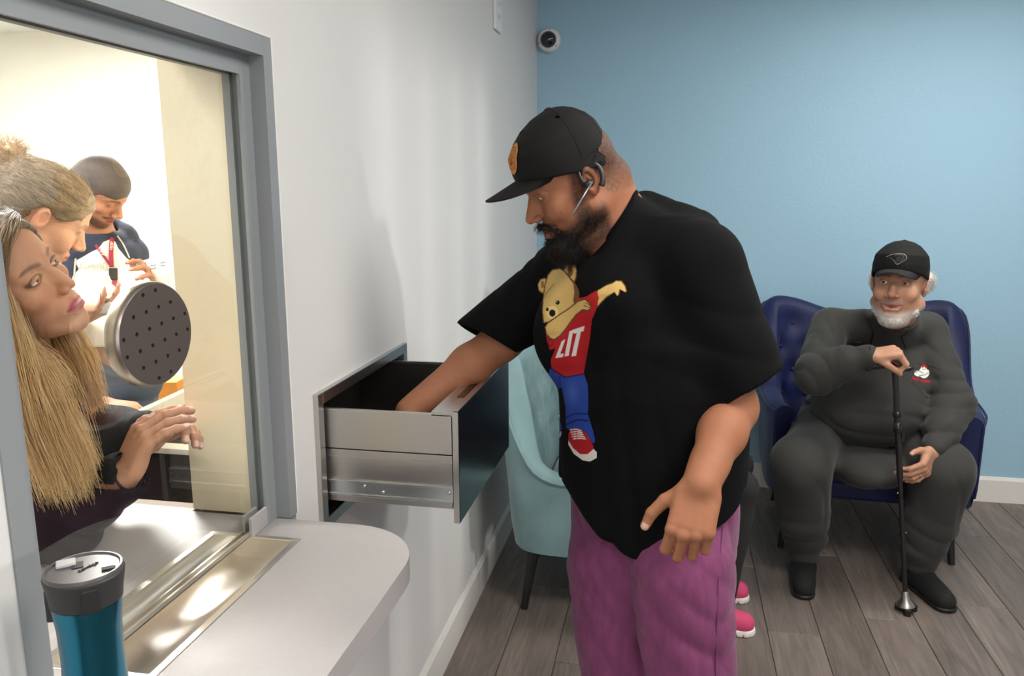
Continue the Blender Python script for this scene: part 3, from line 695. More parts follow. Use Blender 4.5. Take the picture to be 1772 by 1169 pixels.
# ---------------------------------------------------------------- head, in its own frame: +x right ear, +y face, +z crown
def head_prims(S, R, t, sc=1., fem=0., fat=0., smile=0., nose=1., lids=.5, ears=True, mouth_open=0.):
    S.frame(R, t, sc)
    S.add(s_ell((0, -.011, .042), (.075, .091, .083)), .01)
    S.add(s_ell((0, .036, .05), (.060, .050, .058)), .025)
    S.add(s_ell((0, .022, -.030), (.058+.006*fat, .064, .078)), .03)
    jw = .047-.004*fem+.010*fat
    for q in (-1, 1):
        S.add(s_cap((q*jw, -.006, -.052), (q*.014, .066, -.092+.002*fem), .017+.005*fat, .013), .022)
        S.add(s_ell((q*.043, .056, -.016), (.020, .021, .017+.004*fat)), .018)      # cheekbone
        if fat or smile: S.add(s_ell((q*.038, .064, -.036+.006*smile), (.017+.004*fat, .018, .018)), .014)
    S.add(s_ell((0, .073, -.092), (.019-.003*fem, .017, .015)), .016)               # chin
    if fat: S.add(s_ell((0, .03, -.105), (.046, .05, .030)), .03)
    for q in (-1, 1): S.add(s_cap((q*.044, .068, .031), (q*.012, .086, .027), .008, .008-.002*fem), .012)
    S.add(s_ell((0, .079, .03), (.02, .012, .016)), .012)
    for q in (-1, 1): S.cut(s_ell((q*.0315, .099, .0135), (.0175, .017, .0125)), .012)
    # nose
    ny = -.0035*fem
    S.add(s_cap((0, .083, .017), (0, .105+ny, -.014), .0062, .0078), .009)
    S.add(s_ell((0, .086, -.010), (.0125, .018, .026)), .008)
    S.add(s_cap((0, .101+ny, -.012), (0, .110+ny, -.024+.002*fem), .0075, .0102*nose), .007)
    for q in (-1, 1): S.add(s_ell((q*.0125*nose, .0985+ny*.6, -.0285), (.0078*nose, .0105, .0075)), .005)
    for q in (-1, 1): S.cut(s_ell((q*.0062, .1035, -.0365), (.0036, .0055, .0045)), .002)
    # mouth mound, lips
    S.add(s_ell((0, .074, -.060), (.029, .021, .021)), .012)
    w = .0245+.004*smile; up = .004*smile
    lp = [(-w, .080, -.0595+up), (-w*.5, .0905, -.0585), (0, .0955, -.0575)]
    fl = .0040+.0008*fem
    for q in (-1, 1):
        a, b, c = [(q*p[0], p[1], p[2]) for p in lp]
        S.add(s_cap(a, b, .003, fl), .004); S.add(s_cap(b, (0, .0945, -.0555), fl, fl*.95), .004)
        S.add(s_cap((a[0]*.95, a[1], a[2]-.002), (b[0], b[1]-.0005, b[2]-.009-mouth_open*.5), .003, fl*1.1), .004); S.add(s_cap((b[0], b[1]-.0005, b[2]-.009-mouth_open*.5), (0, .0930, -.0672-mouth_open*.5), fl*1.1, fl*1.2), .004)
    for q in (-1, 1):
        S.cut(s_cap((q*w*1.02, .086, -.0600+up), (q*w*.45, .0985, -.0618-mouth_open*.25), .0011, .0013+mouth_open*.5), .0022); S.cut(s_cap((q*w*.45, .0985, -.0618-mouth_open*.25), (0, .1015, -.0612-mouth_open*.25), .0013+mouth_open*.65, .0013+mouth_open*.65), .0022)
    S.cut(s_cap((0, .104, -.046), (0, .1035, -.052), .0022), .004)                    # philtrum
    # eyelids around the eyeball
    for q in (-1, 1):
        S.add(s_ell((q*.0315, .0725, .0135), (.0160, .0150, .0142)), .004)
        op = .0022+.0045*lids
        S.cut(s_ell((q*.0318, .0860, .0122-(1-lids)*.002), (.0140, .0125, op), np.array(eul(0, 0, q*.12))), .0015)
        S.cut(s_cap((q*.020, .0885, .0215), (q*.043, .083, .0205), .0012), .0025)
    if ears:
        for q in (-1, 1):
            S.add(s_ell((q*.077, -.013, .004), (.0085, .0175, .031), eul(q*-.35, -.12, q*.12)), .006)
            S.cut(s_ell((q*.0855, -.008, .006), (.0065, .0105, .019), eul(q*-.35, -.12, 0)), .003)
            S.add(s_ell((q*.0795, -.010, .008), (.0035, .0025, .013), eul(q*-.35, -.3, 0)), .003)
            S.add(s_ell((q*.0765, .001, -.003), (.0035, .0035, .006)), .003)
    return S
def head_local(R, t, sc):
    R = np.asarray(R); t = np.asarray(t)
    return lambda P: ((P-t)@R)/sc
def soft(x, a, b): return np.clip((x-a)/(b-a), 0, 1)
def skin_paint(R, t, sc, base, lip, brow, fem=0., stub=None, hair=None, hairline=None, extra=None, blush=.5, smile=0., brow_th=.0045):
    base, lip, brow = map(lambda c: np.array(lin(c)), (base, lip, brow))
    red = np.array(lin((min(255, 0), 0, 0)))
    hl = head_local(R, t, sc)
    def fn(P):
        n = len(P); c = np.tile(base, (n, 1)); L = hl(P.astype(float)); x, y, z = L.T; ax = np.abs(x)
        near = (np.abs(L) < .2).all(1)
        c *= (1+.05*wob(P, 90, 3)+.035*wob(P, 300, 5))[:, None]
        def mix(m, col, k=1., near=near): 
            m = (np.clip(m, 0, 1)*k*near)[:, None]; c[:] = c*(1-m)+np.array(col)*m
        warm = base*np.array([1.08, .80, .76])
        for q in (1,): 
            mix(np.exp(-(((ax-.040)/.018)**2+((z+.026)/.016)**2)/1)*(y > .03), warm, .45*blush)
            mix(np.exp(-((ax/.013)**2+((z+.028)/.012)**2))*(y > .09), warm, .5*blush)
            mix(np.exp(-(((ax-.08)/.02)**2+((z)/.03)**2))*(ax > .066), warm, .5)
        if stub is not None:
            sc_, k = stub
            e = soft(-z, .028+.0, .045)*soft(y+ax*.2, -.02, .01)*(1-soft(np.exp(-((ax/.02)**2+((z+.0605)/.006)**2)), .2, .5))
            tex = .72+.28*wob(P, 1500, 9)
            mix(e*tex, lin(sc_), k)
        # lips
        w = .0245+.004*smile
        lm = 1-soft((ax/(w*1.02))**2+((z+.0610-.15*ax*smile)/(.0086+.0022*fem))**2, .72, 1.0); lm = lm*(y > .076)
        mix(lm, lin(lip) if False else lip)
        mix(np.exp(-((z+.0617-.1*ax*smile)/.0012)**2)*(ax < w)*(y > .076), lip*.25, .8)
        # brows
        bz = .0305+.004*np.sin(np.clip((ax-.012)/.036, 0, 1)*math.pi*.8)-.05*np.clip(ax-.038, 0, 1)
        bw = brow_th*(1-.55*soft(ax, .03, .052))
        bmk = np.exp(-(((z-bz)/bw)**2)**1.5)*soft(ax, .009, .015)*(1-soft(ax, .046, .054))*(y > .05)
        mix(bmk*(.8+.2*wob(P, 1400, 2)), brow, .85)
        # lash line
        er = ((ax-.0316)/.0145)**2+((z-.0125)/.0075)**2
        mix(np.exp(-((er-1)/.35)**2)*(y > .07), brow*.6, .42+.45*fem)
        if hair is not None and hairline is not None: mix(hairline(L, P), np.array(lin(hair)))
        if extra is not None: extra(L, P, mix)
        return c
    return fn
def eyes(parent, R, t, sc, iris=(70, 45, 30), gaze=(0, 1, 0)):
    R = np.asarray(R); m1 = mat('eye_white', (226, 220, 212), .15, coat=.5); m2 = mat('iris_%d' % iris[0], iris, .2, coat=.5); m3 = mat('pupil', (6, 6, 6), .1, coat=.5)
    gz = nrm(gaze); up = nrm(np.cross(np.cross(gz, (0, 0, 1)), gz)); rt = np.cross(gz, up); G = np.array([rt, up, gz]).T
    for q in (-1, 1):
        mb = MB(); c = np.array([q*.0315, .0728, .0133]); r = .0122
        prof = [(r*math.sin(a), r*math.cos(a)) for a in np.linspace(math.pi-.05, .0, 20)]
        vs = MB().lathe(prof, (0, 0, 0), 20)
        nv = len(prof)*20
        W = [tuple(R@((np.array(c)+G@np.array(v))*sc)+t) for v in vs.v]
        mb.v = W; mb.f = vs.f; mb.mi = []
        for f in vs.f:
            zc = np.mean([vs.v[i][2] for i in f])/r; mb.mi.append(2 if zc > .955 else (1 if zc > .86 else 0))
        mkobj('eye', mb, [m1, m2, m3], parent, smooth=True)
def strands(name, roots, tips_fn, nseg, rad, matl, parent, colfn=None, kind='stuff'):
    """roots (N,3); tips_fn(i)->(nseg+1,3) polyline; three-sided tubes in one mesh"""
    V, Q, Cc = [], [], []
    base = 0
    for i in range(len(roots)):
        p = tips_fn(i)
        if p is None: continue
        m = len(p); tg = np.gradient(p, axis=0); tg /= np.linalg.norm(tg, axis=1)[:, None]+1e-9
        a = np.cross(tg, (0.3, .5, .8)); a /= np.linalg.norm(a, axis=1)[:, None]+1e-9; b = np.cross(tg, a)
        rr = rad*np.linspace(1, .25, m)[:, None]
        ring = np.stack([p+rr*(math.cos(th)*a+math.sin(th)*b) for th in (0, 2.094, 4.189)], 1).reshape(-1, 3)
        V.append(ring)
        j = np.arange(m-1)[:, None]*3
        for k in range(3):
            k2 = (k+1) % 3; Q.append(np.concatenate([j+k, j+k2, j+3+k2, j+3+k], 1)+base)
        if colfn is not None: Cc.append(np.repeat(colfn(i, m), 3, axis=0))
        base += m*3
    me = to_mesh(name, [(np.concatenate(V), np.concatenate(Q))])
    if colfn is not None:
        c = np.ones((len(me.vertices), 4), F4); c[:, :3] = np.concatenate(Cc)
        a = me.color_attributes.new('Col', 'FLOAT_COLOR', 'POINT'); a.data.foreach_set('color', c.ravel())
    return mkobj(name, me, matl, parent, smooth=True, kind=kind)
# ---------------------------------------------------------------- hand
def hand(S, W, dr, pn, th, sc=1., curl=((.3, .4, .3),)*4, spread=(.16, .03, -.08, -.2), thumb=None, wrist_r=.028, fore=None, k=.003):
    """W wrist, dr towards the knuckles, pn palm normal, th side of the thumb; returns finger tip info"""
    S.frame(); W = np.array(W, float); dr = nrm(dr); pn = nrm(np.array(pn)-np.dot(pn, dr)*dr); tv = nrm(np.array(th)-np.dot(th, dr)*dr-np.dot(th, pn)*pn)
    S.fing = []; kn = []; offs = (.031, .0105, -.0105, -.030); ln = (.088, .092, .087, .079)
    for o, l in zip(offs, ln): kn.append(W+(dr*l+tv*o-pn*(.000))*sc)
    S.add(s_box(W+dr*.046*sc+tv*.001*sc, np.array((.039, .040, .0125))*sc, np.array([dr, tv, pn]).T, .011*sc), .012*sc)
    for i, q in enumerate(kn): S.add(s_cap(W+(dr*.012+tv*offs[i]*.55)*sc, q, .013*sc, .0108*sc), .009*sc)
    S.add(s_ell(W+(dr*.035+tv*.024+pn*.010)*sc, np.array((.026, .017, .015))*sc, np.array([nrm(dr+tv*.4), nrm(tv-dr*.4), pn]).T), .010*sc)
    S.add(s_ell(W+(dr*.03-tv*.024+pn*.008)*sc, np.array((.030, .013, .013))*sc, np.array([dr, tv, pn]).T), .010*sc)
    L = ((.046, .026, .020), (.051, .030, .021), (.047, .028, .021), (.037, .021, .019)); R_ = (.0103, .0105, .0099, .0088)
    info = []
    for i in range(4):
        p = kn[i].copy(); a = 0; d0 = nrm(dr+tv*spread[i])
        pts = [p.copy()]
        for j in range(3):
            a += curl[i][j]; q = p+(d0*math.cos(a)+pn*math.sin(a))*L[i][j]*sc; r0 = R_[i]*(1, .93, .85, .74)[j]*sc; r1 = R_[i]*(1, .93, .85, .74)[j+1]*sc
            if j == 0: S.add(s_ell(p-pn*.0015*sc, np.array((1, 1, 1))*R_[i]*1.12*sc), .004*sc)
            S.add(s_cap(p, q, r0, r1), k*sc if j else .005*sc); S.add(s_ell(q, np.array((1, 1, 1))*r1*1.05), .003*sc); p = q; pts.append(p.copy())
        S.fing.append(pts); e = d0*math.cos(a)+pn*math.sin(a); bk = nrm(np.cross(np.cross(e, pn*math.cos(a)-d0*math.sin(a)), e)); info.append((p, e, -(pn*math.cos(a)-d0*math.sin(a)), R_[i]*.74*sc))
    if thumb is None: thumb = ((.55, .75, .35), (.25, .85, .2), (-.05, .95, .15))   # directions in (tv, dr, pn) of the three segments
    p = W+(dr*.014+tv*.022+pn*.004)*sc; r = (.0145, .0122, .0108, .0088)
    for j, (dd, l) in enumerate(zip(thumb, (.044, .033, .026))):
        e = nrm(tv*dd[0]+dr*dd[1]+pn*dd[2]); q = p+e*l*sc; S.add(s_cap(p, q, r[j]*sc, r[j+1]*sc), .008*sc if j == 0 else .003*sc); p = q
    info.append((p, e, nrm(np.cross(np.cross(e, -pn), e)) if abs(np.dot(e, pn)) < .99 else tv, .0088*sc))
    if fore is not None:
        fore = np.array(fore, float); S.add(s_cap(W-dr*.004, W+(fore-W)*.25, wrist_r*.98, wrist_r*1.08, .80, pn), .016*sc)
    return info
def nails_paint(infos, mix, P, col=(224, 184, 166)):
    c2 = np.array(lin(col))
    for p, e, bk, r in infos:
        q = P-np.array(p, F4); a = q@col3(e); b = q@col3(bk); c = q@col3(np.cross(e, bk))
        mix(((np.abs(a-r*.15) < r*.85)*(np.abs(c) < r*.78)*(b > r*.45)).astype(float), c2, .75, near=1.)

# ---------------------------------------------------------------- flat prints laid on a surface
def inpoly(x, y, poly):
    ins = np.zeros(x.shape, bool); n = len(poly); j = n-1
    for i in range(n):
        xi, yi = poly[i]; xj, yj = poly[j]
        if yi != yj: ins ^= ((yi > y) != (yj > y)) & (x < (xj-xi)*(y-yi)/(yj-yi)+xi)
        j = i
    return ins
def onseg(x, y, pts, w):
    m = np.zeros(x.shape, bool)
    for (x0, y0), (x1, y1) in zip(pts[:-1], pts[1:]):
        dx, dy = x1-x0, y1-y0; t = np.clip(((x-x0)*dx+(y-y0)*dy)/(dx*dx+dy*dy+1e-9), 0, 1)
        m |= (x-x0-t*dx)**2+(y-y0-t*dy)**2 < w*w
    return m
def bvh_of(surfs):
    V = np.concatenate([s_[0] for s_ in surfs]); o = np.cumsum([0]+[len(s_[0]) for s_ in surfs[:-1]]); Q = np.concatenate([s_[1]+k for s_, k in zip(surfs, o)])
    return BVHTree.FromPolygons([tuple(v) for v in V.tolist()], [tuple(q) for q in Q.tolist()])
def print_on(name, bvh, ray, x0, x1, y0, y1, nx, ny, colfn, parent, lift=.0012, rough=.8, group=None):
    """ray(u, v) -> origin, direction; colfn(U, V) -> (mask, linear rgb): a thin printed layer following the surface"""
    U, V = np.meshgrid(np.linspace(x0, x1, nx), np.linspace(y0, y1, ny), indexing='ij'); m, c = colfn(U, V)
    P = np.zeros(U.shape+(3,)); ok = np.zeros(U.shape, bool)
    for i in range(nx):
        for j in range(ny):
            o, d_ = ray(U[i, j], V[i, j]); h = bvh.ray_cast(Vector(o), Vector(d_))
            if h[0] is not None:
                P[i, j] = np.array(h[0])-np.array(d_)*lift; ok[i, j] = True
    m &= ok; idx = -np.ones(U.shape, int); cell = m[:-1, :-1] & m[1:, :-1] & m[1:, 1:] & m[:-1, 1:]
    use = np.zeros(U.shape, bool)
    for a, b in ((0, 0), (1, 0), (1, 1), (0, 1)): use[a:nx-1+a, b:ny-1+b] |= cell
    idx[use] = np.arange(use.sum()); ii, jj = np.nonzero(cell)
    Q = np.stack([idx[ii, jj], idx[ii, jj+1], idx[ii+1, jj+1], idx[ii+1, jj]], 1)
    me = to_mesh(name, [(P[use], Q)]); cc = np.ones((int(use.sum()), 4), F4); cc[:, :3] = c[use]
    a = me.color_attributes.new('Col', 'FLOAT_COLOR', 'POINT'); a.data.foreach_set('color', cc.ravel())
    return mkobj(name, me, mat('cloth_print', (200, 200, 200), rough, vcol=True, spec=.2), parent)
def layers_fn(layers, sx=1., sy=1., ox=0., oy=0.):
    """painter's list: ('poly', pts, rgb) / ('line', pts, width, rgb) / ('ell', cx, cy, rx, ry, rgb) in the sketch's own units"""
    def fn(U, V):
        x = (U-ox)*sx; y = (V-oy)*sy; m = np.zeros(U.shape, bool); c = np.zeros(U.shape+(3,))
        for L in layers:
            if L[0] == 'poly': k = inpoly(x, y, L[1])
            elif L[0] == 'line': k = onseg(x, y, L[1], L[2])
            elif L[0] == 'ell': k = ((x-L[1])/L[3])**2+((y-L[2])/L[4])**2 < 1
            elif L[0] == 'shade':          # printed tone inside what is already inked
                kk = np.exp(-(((x-L[1])/L[3])**2+((y-L[2])/L[4])**2)); c = np.where(m[..., None], c*(1-kk[..., None]*L[5])+np.array(lin(L[6]))*kk[..., None]*L[5], c); continue
            m |= k; c[k] = lin(L[-1])
        return m, c
    return fn
def camray(u, v):
    q = _f+(u-886)/FPX*_r+(v-584.5)/FPX*_d; return CAM, q/np.linalg.norm(q)
# ============================================================ the man reaching into the drawer
mat('skin', (200, 150, 120), .58, vcol=True, bump=.18, bscale=900, sss=.06, spec=.3)
mat('black_tee', (12, 12, 13), .9, bump=.2, bscale=900, spec=.12)
mat('magenta_linen', (120, 62, 98), .85, var=.16, vscale=60, bump=.4, bscale=700, sheen=.15, spec=.2, stretch=(1, 1, .25))
mat('dark_hair', (24, 19, 17), .6, vcol=True, spec=.3)
def person_root(label, loc, group=None): return thing('person', label, 'person', loc)
man = person_root('man in a black bear-print t-shirt and magenta trousers reaching into the open drawer', (.86, 1.9, 0))
HR, HT, HS = eul(1.981, -.44, -.034), np.array((.522, 1.725, 1.631)), 1.05
fw_ = nrm((-.64, -.77, 0)); rt_ = nrm((-.77, .64, 0))     # his forward and his right
S = Solid()
head_prims(S, HR, HT, HS, fat=1., smile=1.4, nose=1.0, lids=.06, mouth_open=.005)
S.frame()
nb = at(1072, 412, 1.78)                                   # base of the neck
S.add(s_cap(HT+HR@np.array((0, -.035, -.045))*HS, nb, .062, .072), .02)
S.add(s_cap(HT+HR@np.array((0, -.075, -.02))*HS, at(1078, 388, 1.79), .045, .045), .03)
LS, RS = at(1203, 462, 1.67), at(990, 482, 1.93)
LE, LW = at(1268, 705, 1.66), at(1213, 838, 1.53)
RE, RW = at(868, 590, 1.98), at(708, 712, 1.89)
S.add(s_cap(nb, LS, .07, .08), .05).add(s_cap(nb, RS, .07, .075), .05)
ct0 = at(1136, 600, 1.83); ct0[2] = 0; W3 = np.array([rt_, fw_, (0, 0, 1)]).T
S.add(s_loft(ct0, W3, 0, [(.80, 0, 0, .17, .14), (1.0, 0, 0, .19, .17), (1.2, 0, 0, .19, .16), (1.40, 0, -.02, .15, .11), (1.48, 0, -.03, .10, .07)]), .06)
S.add(s_cap(LS, LE, .062, .050), .03).add(s_cap(LE, LE*.65+LW*.35, .048, .047), .02).add(s_cap(LE*.65+LW*.35, LW, .046, .031), .02)
S.add(s_cap(RS, RE, .064, .049), .03).add(s_cap(RE, RE*.65+RW*.35, .047, .049), .02).add(s_cap(RE*.65+RW*.35, RW, .048, .031), .02)
for h_, k_, dx, dy in ((at(1182, 985, 1.74), at(1200, 1215, 1.76), .02, .02), (at(1062, 975, 1.88), at(1078, 1215, 1.90), .01, .04)):       # legs inside the trousers
    S.add(s_cap(h_, k_, .072, .055), .05).add(s_cap(k_, (k_[0]+dx, k_[1]+dy, .09), .055, .04), .02)
iL = hand(S, LW, _d*.93-_r*.27-_f*.22, _f*.93+_r*.22+_d*.1, -_r*.95-_d*.1, 1.08, curl=((.72, .95, .5), (.76, 1.0, .5), (.78, 1.0, .5), (.76, .95, .5)), spread=(.10, .02, -.04, -.06), thumb=((.72, .62, .25), (.55, .85, .25), (.25, .95, .3)), wrist_r=.031, fore=LE)
iR = hand(S, RW, (-.30, -.25, -.55), (.5, .2, -.6), (0, -1, 0), 1.1, curl=((.5, .6, .4),)*4, wrist_r=.031, fore=RE)
hb = HT; 
fine = lambda c: (np.linalg.norm(c-col3(HT), axis=1) < .20)
fineh = lambda c: (np.linalg.norm(c-col3(LW+_d*.08), axis=1) < .16)
p1 = S.mesh(.0021, HT-.24, HT+.24, include=fine)
p2 = S.mesh(.0022, LW-.2, LW+.25, include=fineh)
p3 = S.mesh(.0055, (-.1, 1.2, 0.03), (1.3, 2.4, 1.75), include=lambda c: (np.linalg.norm(c-col3(HT), axis=1) > .13) & (np.linalg.norm(c-col3(LW+_d*.08), axis=1) > .085))
me = to_mesh('body', [(relax(*p1), p1[1]), (relax(*p2, lam=.3), p2[1]), (relax(*p3), p3[1])])
def m_extra(L, P, mix):
    x, y, z = L.T
    # cheek, moustache and jaw beard, faded hair behind the ear, tattoo
    hairc = np.array(lin((26, 20, 18)))
    n = wob(P, 900, 4)*.5+wob(P, 350, 6)*.5
    side = np.abs(x) > .03
    fade = soft(z-.45*y, -.02, .045)*soft(-y, -.03, .02)*(z > -.05)
    mix(fade*(.85+.3*n), hairc, .92)
    sb = soft(.012-np.abs(y-.018+.2*(z+.02)), -.008, .004)*soft(z, -.09, -.05)*(z < .06)*(np.abs(x) > .05)
    mix(sb*(.75+.3*n), hairc, .9)
    jaw = soft(-z-.25*y-.006*n, .036, .058)*(y < .10)*soft(y, -.034, -.018)*soft(z, -.135, -.115)*(1-soft(np.exp(-((x/.03)**2+((z+.056)/.008)**2)), .3, .6))
    mix(jaw*(.85+.25*n), hairc, .93)
    ms = np.exp(-((z+.047+.12*np.abs(x))/.006)**2)*(np.abs(x) < .036)*(y > .07); mix(ms*(.9+.2*n), hairc, .95)
    ink = np.array(lin((70, 62, 60)))
    tt = 0
    for cy, cz, r in ((-.050, -.012, .006), (-.058, -.020, .007), (-.049, -.026, .006), (-.062, -.006, .005), (-.056, -.034, .006), (-.066, -.030, .006)):
        rr = np.hypot(y-cy, z-cz); tt = np.maximum(tt, np.exp(-((rr-r)/.0023)**2))
    tt = tt*(.55+.45*wob(P, 420, 77))
    mix(tt*(x < -.03), ink, .75)
    mole = np.exp(-((y-.062)**2+(z+.028)**2)/.0018**2)*(x < 0); mix(mole, hairc, .6)
    nails_paint(iL+iR, mix, P)
paint(me, skin_paint(HR, HT, HS, (156, 103, 75), (158, 92, 84), (36, 26, 22), brow_th=.005, extra=m_extra, smile=1.))
mkobj('body', me, MATS['skin'], man)
# teeth glimpse and eyes
eyes(man, HR, HT, HS, (44, 28, 20), gaze=(0, .75, -.65))
mkobj('teeth', MB().tube([HT+HR@np.array(p)*HS for p in ((-.017, .078, -.0612), (-.009, .0865, -.0622), (0, .0885, -.0625), (.009, .0865, -.0622), (.017, .078, -.0612))], .0035, 8), mat('teeth', (214, 204, 180), .3), man, smooth=True)
# beard volume + bristles
B_ = Solid(); B_.frame(HR, HT, HS)
B_.add(s_cap((-.052, .005, -.055), (-.020, .070, -.098), .019, .020), .02).add(s_cap((.052, .005, -.055), (.020, .070, -.098), .019, .020), .02)
B_.add(s_ell((0, .078, -.106), (.030, .020, .030)), .02).add(s_ell((0, .050, -.115), (.040, .035, .024)), .02)
for q in (-1, 1): B_.add(s_cap((0, .0985, -.0465), (q*.020, .092, -.050), .0042, .0045), .004).add(s_cap((q*.020, .092, -.050), (q*.034, .077, -.066), .0045, .005), .004)
B_.cut(s_ell((0, .104, -.0625), (.023, .020, .0085)), .003)
B_.bump(lambda P: wob(P, 120, 11)*F4(.003)+wob(P, 420, 12)*F4(.0016), .005)
bv, bq = B_.mesh(.003, HT-.24, HT+.2)
def dk(P): 
    c = np.array(lin((24, 19, 17)))*(1+.35*wob(P, 700, 8))[:, None]; return c
mkobj('beard', paint(to_mesh('beard', [(bv, bq)]), dk), MATS['dark_hair'], man)
def bristles(name, surf, hl, n, ln, dirf, colr, parent, rad=.00035, seed=1, nseg=3, jit=.4, matn='dark_hair', reg=None, flat_=False):
    v, q = surf; r = np.random.default_rng(seed); 
    a = v[q[:, 0]]; b = v[q[:, 1]]; c = v[q[:, 3]]; nn = np.cross(b-a, c-a); ar = np.linalg.norm(nn, axis=1); nn /= ar[:, None]+1e-12
    cen = v[q].mean(1)
    if reg is not None: ar = ar*reg(cen)
    ix = r.choice(len(q), n, p=ar/ar.sum()); u = r.random((n, 2))
    rp = v[q[ix, 0]]*(1-u[:, :1])*(1-u[:, 1:])+v[q[ix, 1]]*u[:, :1]*(1-u[:, 1:])+v[q[ix, 2]]*u[:, :1]*u[:, 1:]+v[q[ix, 3]]*(1-u[:, :1])*u[:, 1:]
    N_ = nn[ix]; base = np.array(lin(colr)); ll = ln*r.uniform(.6, 1.25, n); jd = r.normal(size=(n, 3))*jit; sh = r.uniform(.6, 1.5, n)
    def poly(i):
        d0 = nrm(N_[i]+jd[i]*.5); d1 = nrm(dirf(rp[i], N_[i])+jd[i]); pts = [rp[i]-N_[i]*.001]; p = rp[i].copy()
        for k in range(nseg): d = nrm(d0*(1-k/nseg)*.8+d1*(.35+k/nseg)); p = p+d*ll[i]/nseg; pts.append(p.copy())
        return np.array(pts)
    if flat_:
        def poly(i):
            n_ = N_[i]; d1 = dirf(rp[i], n_)+jd[i]; d1 = nrm(d1-np.dot(d1, n_)*n_+n_*.06); p = rp[i].copy(); pts = [p]
            for k in range(nseg): p = p+d1*ll[i]/nseg; d1 = nrm(d1-n_*.10+jd[i]*.25); pts.append(p)
            return np.array(pts)
    return strands(name, rp, poly, nseg, rad, MATS[matn], parent, lambda i, m: np.tile(base*sh[i], (m, 1)))
dwn = HR@nrm((0, .25, -1)); 
bristles('beard_hair', (bv, bq), None, 5200, .016, lambda p, n: dwn, (26, 20, 18), man, seed=3)
# ---------------------------------------------------------------- his clothes
def zrow(y, w=1.83): return at(1136, y, w)[2]
S = Solid(); S.frame()
sec = [(z, cx, cy, rx, ry) for z, cx, cy, rx, ry in (
    (.78, .0, .008, .215, .192), (.90, .0, .006, .216, .196), (1.0, .0, .005, .218, .20), (1.10, .0, .006, .222, .202), (1.20, .0, .010, .230, .203), (1.30, -.0, .01, .232, .19), (1.38, .0, -.005, .215, .160), (1.46, .0, -.01, .17, .13), (1.53, .0, -.02, .09, .09))]
S.add(s_loft(ct0, W3, 0, sec), .01)
S.add(s_cap(nb+(0, 0, -.01), LS, .088, .088), .06).add(s_cap(nb+(0, 0, -.01), RS, .085, .090), .06)
S.add(s_ell(at(1060, 520, 1.72), (.12, .09, .10), W3), .06)
SLe = at(1290, 662, 1.66); SRe = at(840, 583, 1.965)
S.add(s_cap(at(1116, 372, 1.83), at(1190, 416, 1.76), .054, .072), .03).add(s_ell(at(990, 575, 1.80), (.085, .085, .11)), .05)
nk0 = HT+HR@np.array((0, -.035, -.045))*HS; cpt = at(1070, 366, 1.76); cn_ = nrm(-_r*.83-_d*.55-_f*.12)
S.add(s_and(s_cap(nk0, nb-.3*(nk0-nb), .074, .082), s_half(cpt, cn_)), .035)
S.cut(s_and(s_cap(nk0, nb, .095, .125), s_neg(s_half(cpt, cn_))), .003)
S.add(s_and(s_cap(LS, SLe+.25*(SLe-LS), .090, .080), s_half(SLe+nrm(SLe-LS)*.004, nrm(SLe-LS)+nrm(_r)*.18), s_neg(s_cap(LS*.5+SLe*.5, SLe+.5*(SLe-LS), .072, .072))), .035)
S.add(s_and(s_cap(RS, SRe+.35*(SRe-RS), .094, .064), s_half(SRe, -_r*.45+_d*.85-_f*.1), s_neg(s_cap(RS*.5+SRe*.5, SRe+.5*(SRe-RS), .058, .056))), .03)
# hem: dips low at the front
hu = [(at(px, py, 1.66)@_r, at(px, py, 1.66)[2]) for px, py in ((960, 880), (990, 898), (1045, 952), (1115, 985), (1135, 984), (1185, 955), (1240, 922), (1294, 898), (1340, 880))]
hx, hz = [v[0] for v in hu], [v[1] for v in hu]
S.both(lambda P: (np.interp(P@col3(_r), hx, hz).astype(F4)-P[:, 2])*F4(.7), .003)
def shirt_f(P):
    z = P[:, 2]; low = soft(1.25-z, 0, .35)
    a = wob(P*col3((1, 1, .35)), 13, 21)*F4(.009)*(.35+low)
    b = folds(P, (.75, -.6, .12), 30, 3)*F4(.0028)*(.5+low)
    dL = np.linalg.norm(P-col3(SLe*.6+LS*.4), axis=1); sl = folds(P, (.25, .1, 1.), 42, 5, 1.2)*F4(.0035)*np.exp(-(dL/.13)**2)
    dR = np.linalg.norm(P-col3(RS), axis=1); sr = folds(P, (.7, .2, .7), 48, 8, 1.2)*F4(.004)*np.exp(-(dR/.14)**2)
    return (a+b+sl+sr).astype(F4)
S.bump(shirt_f, .02)
tv_, tq = S.mesh(.0055, (.15, 1.3, .74), (1.3, 2.45, 1.7)); tv_ = relax(tv_, tq, 2)
tee = mkobj('t_shirt', to_mesh('t_shirt', [(tv_, tq)]), MATS['black_tee'], man)
tb = bvh_of([(tv_, tq)])
# neck ribbing along the neckline plane
ax_ = nrm(nb-nk0); pu = nrm(np.cross(ax_, _f)); pv = np.cross(ax_, pu); ring = []
for k in range(44):
    a = 2*math.pi*k/44; q0 = nk0+(pu*math.cos(a)+pv*math.sin(a))*.0745; t_ = np.dot(cpt-q0, cn_)/np.dot(ax_, cn_); q1 = nk0+(pu*math.cos(a)+pv*math.sin(a))*(.0735+.008*t_/.17); t_ = np.dot(cpt-q1, cn_)/np.dot(ax_, cn_); ring.append(q1+ax_*(t_+.003))
mkobj('collar', MB().tube(ring+[ring[0], ring[1]], .0062, 10, cap=False), MATS['black_tee'], tee, smooth=True)
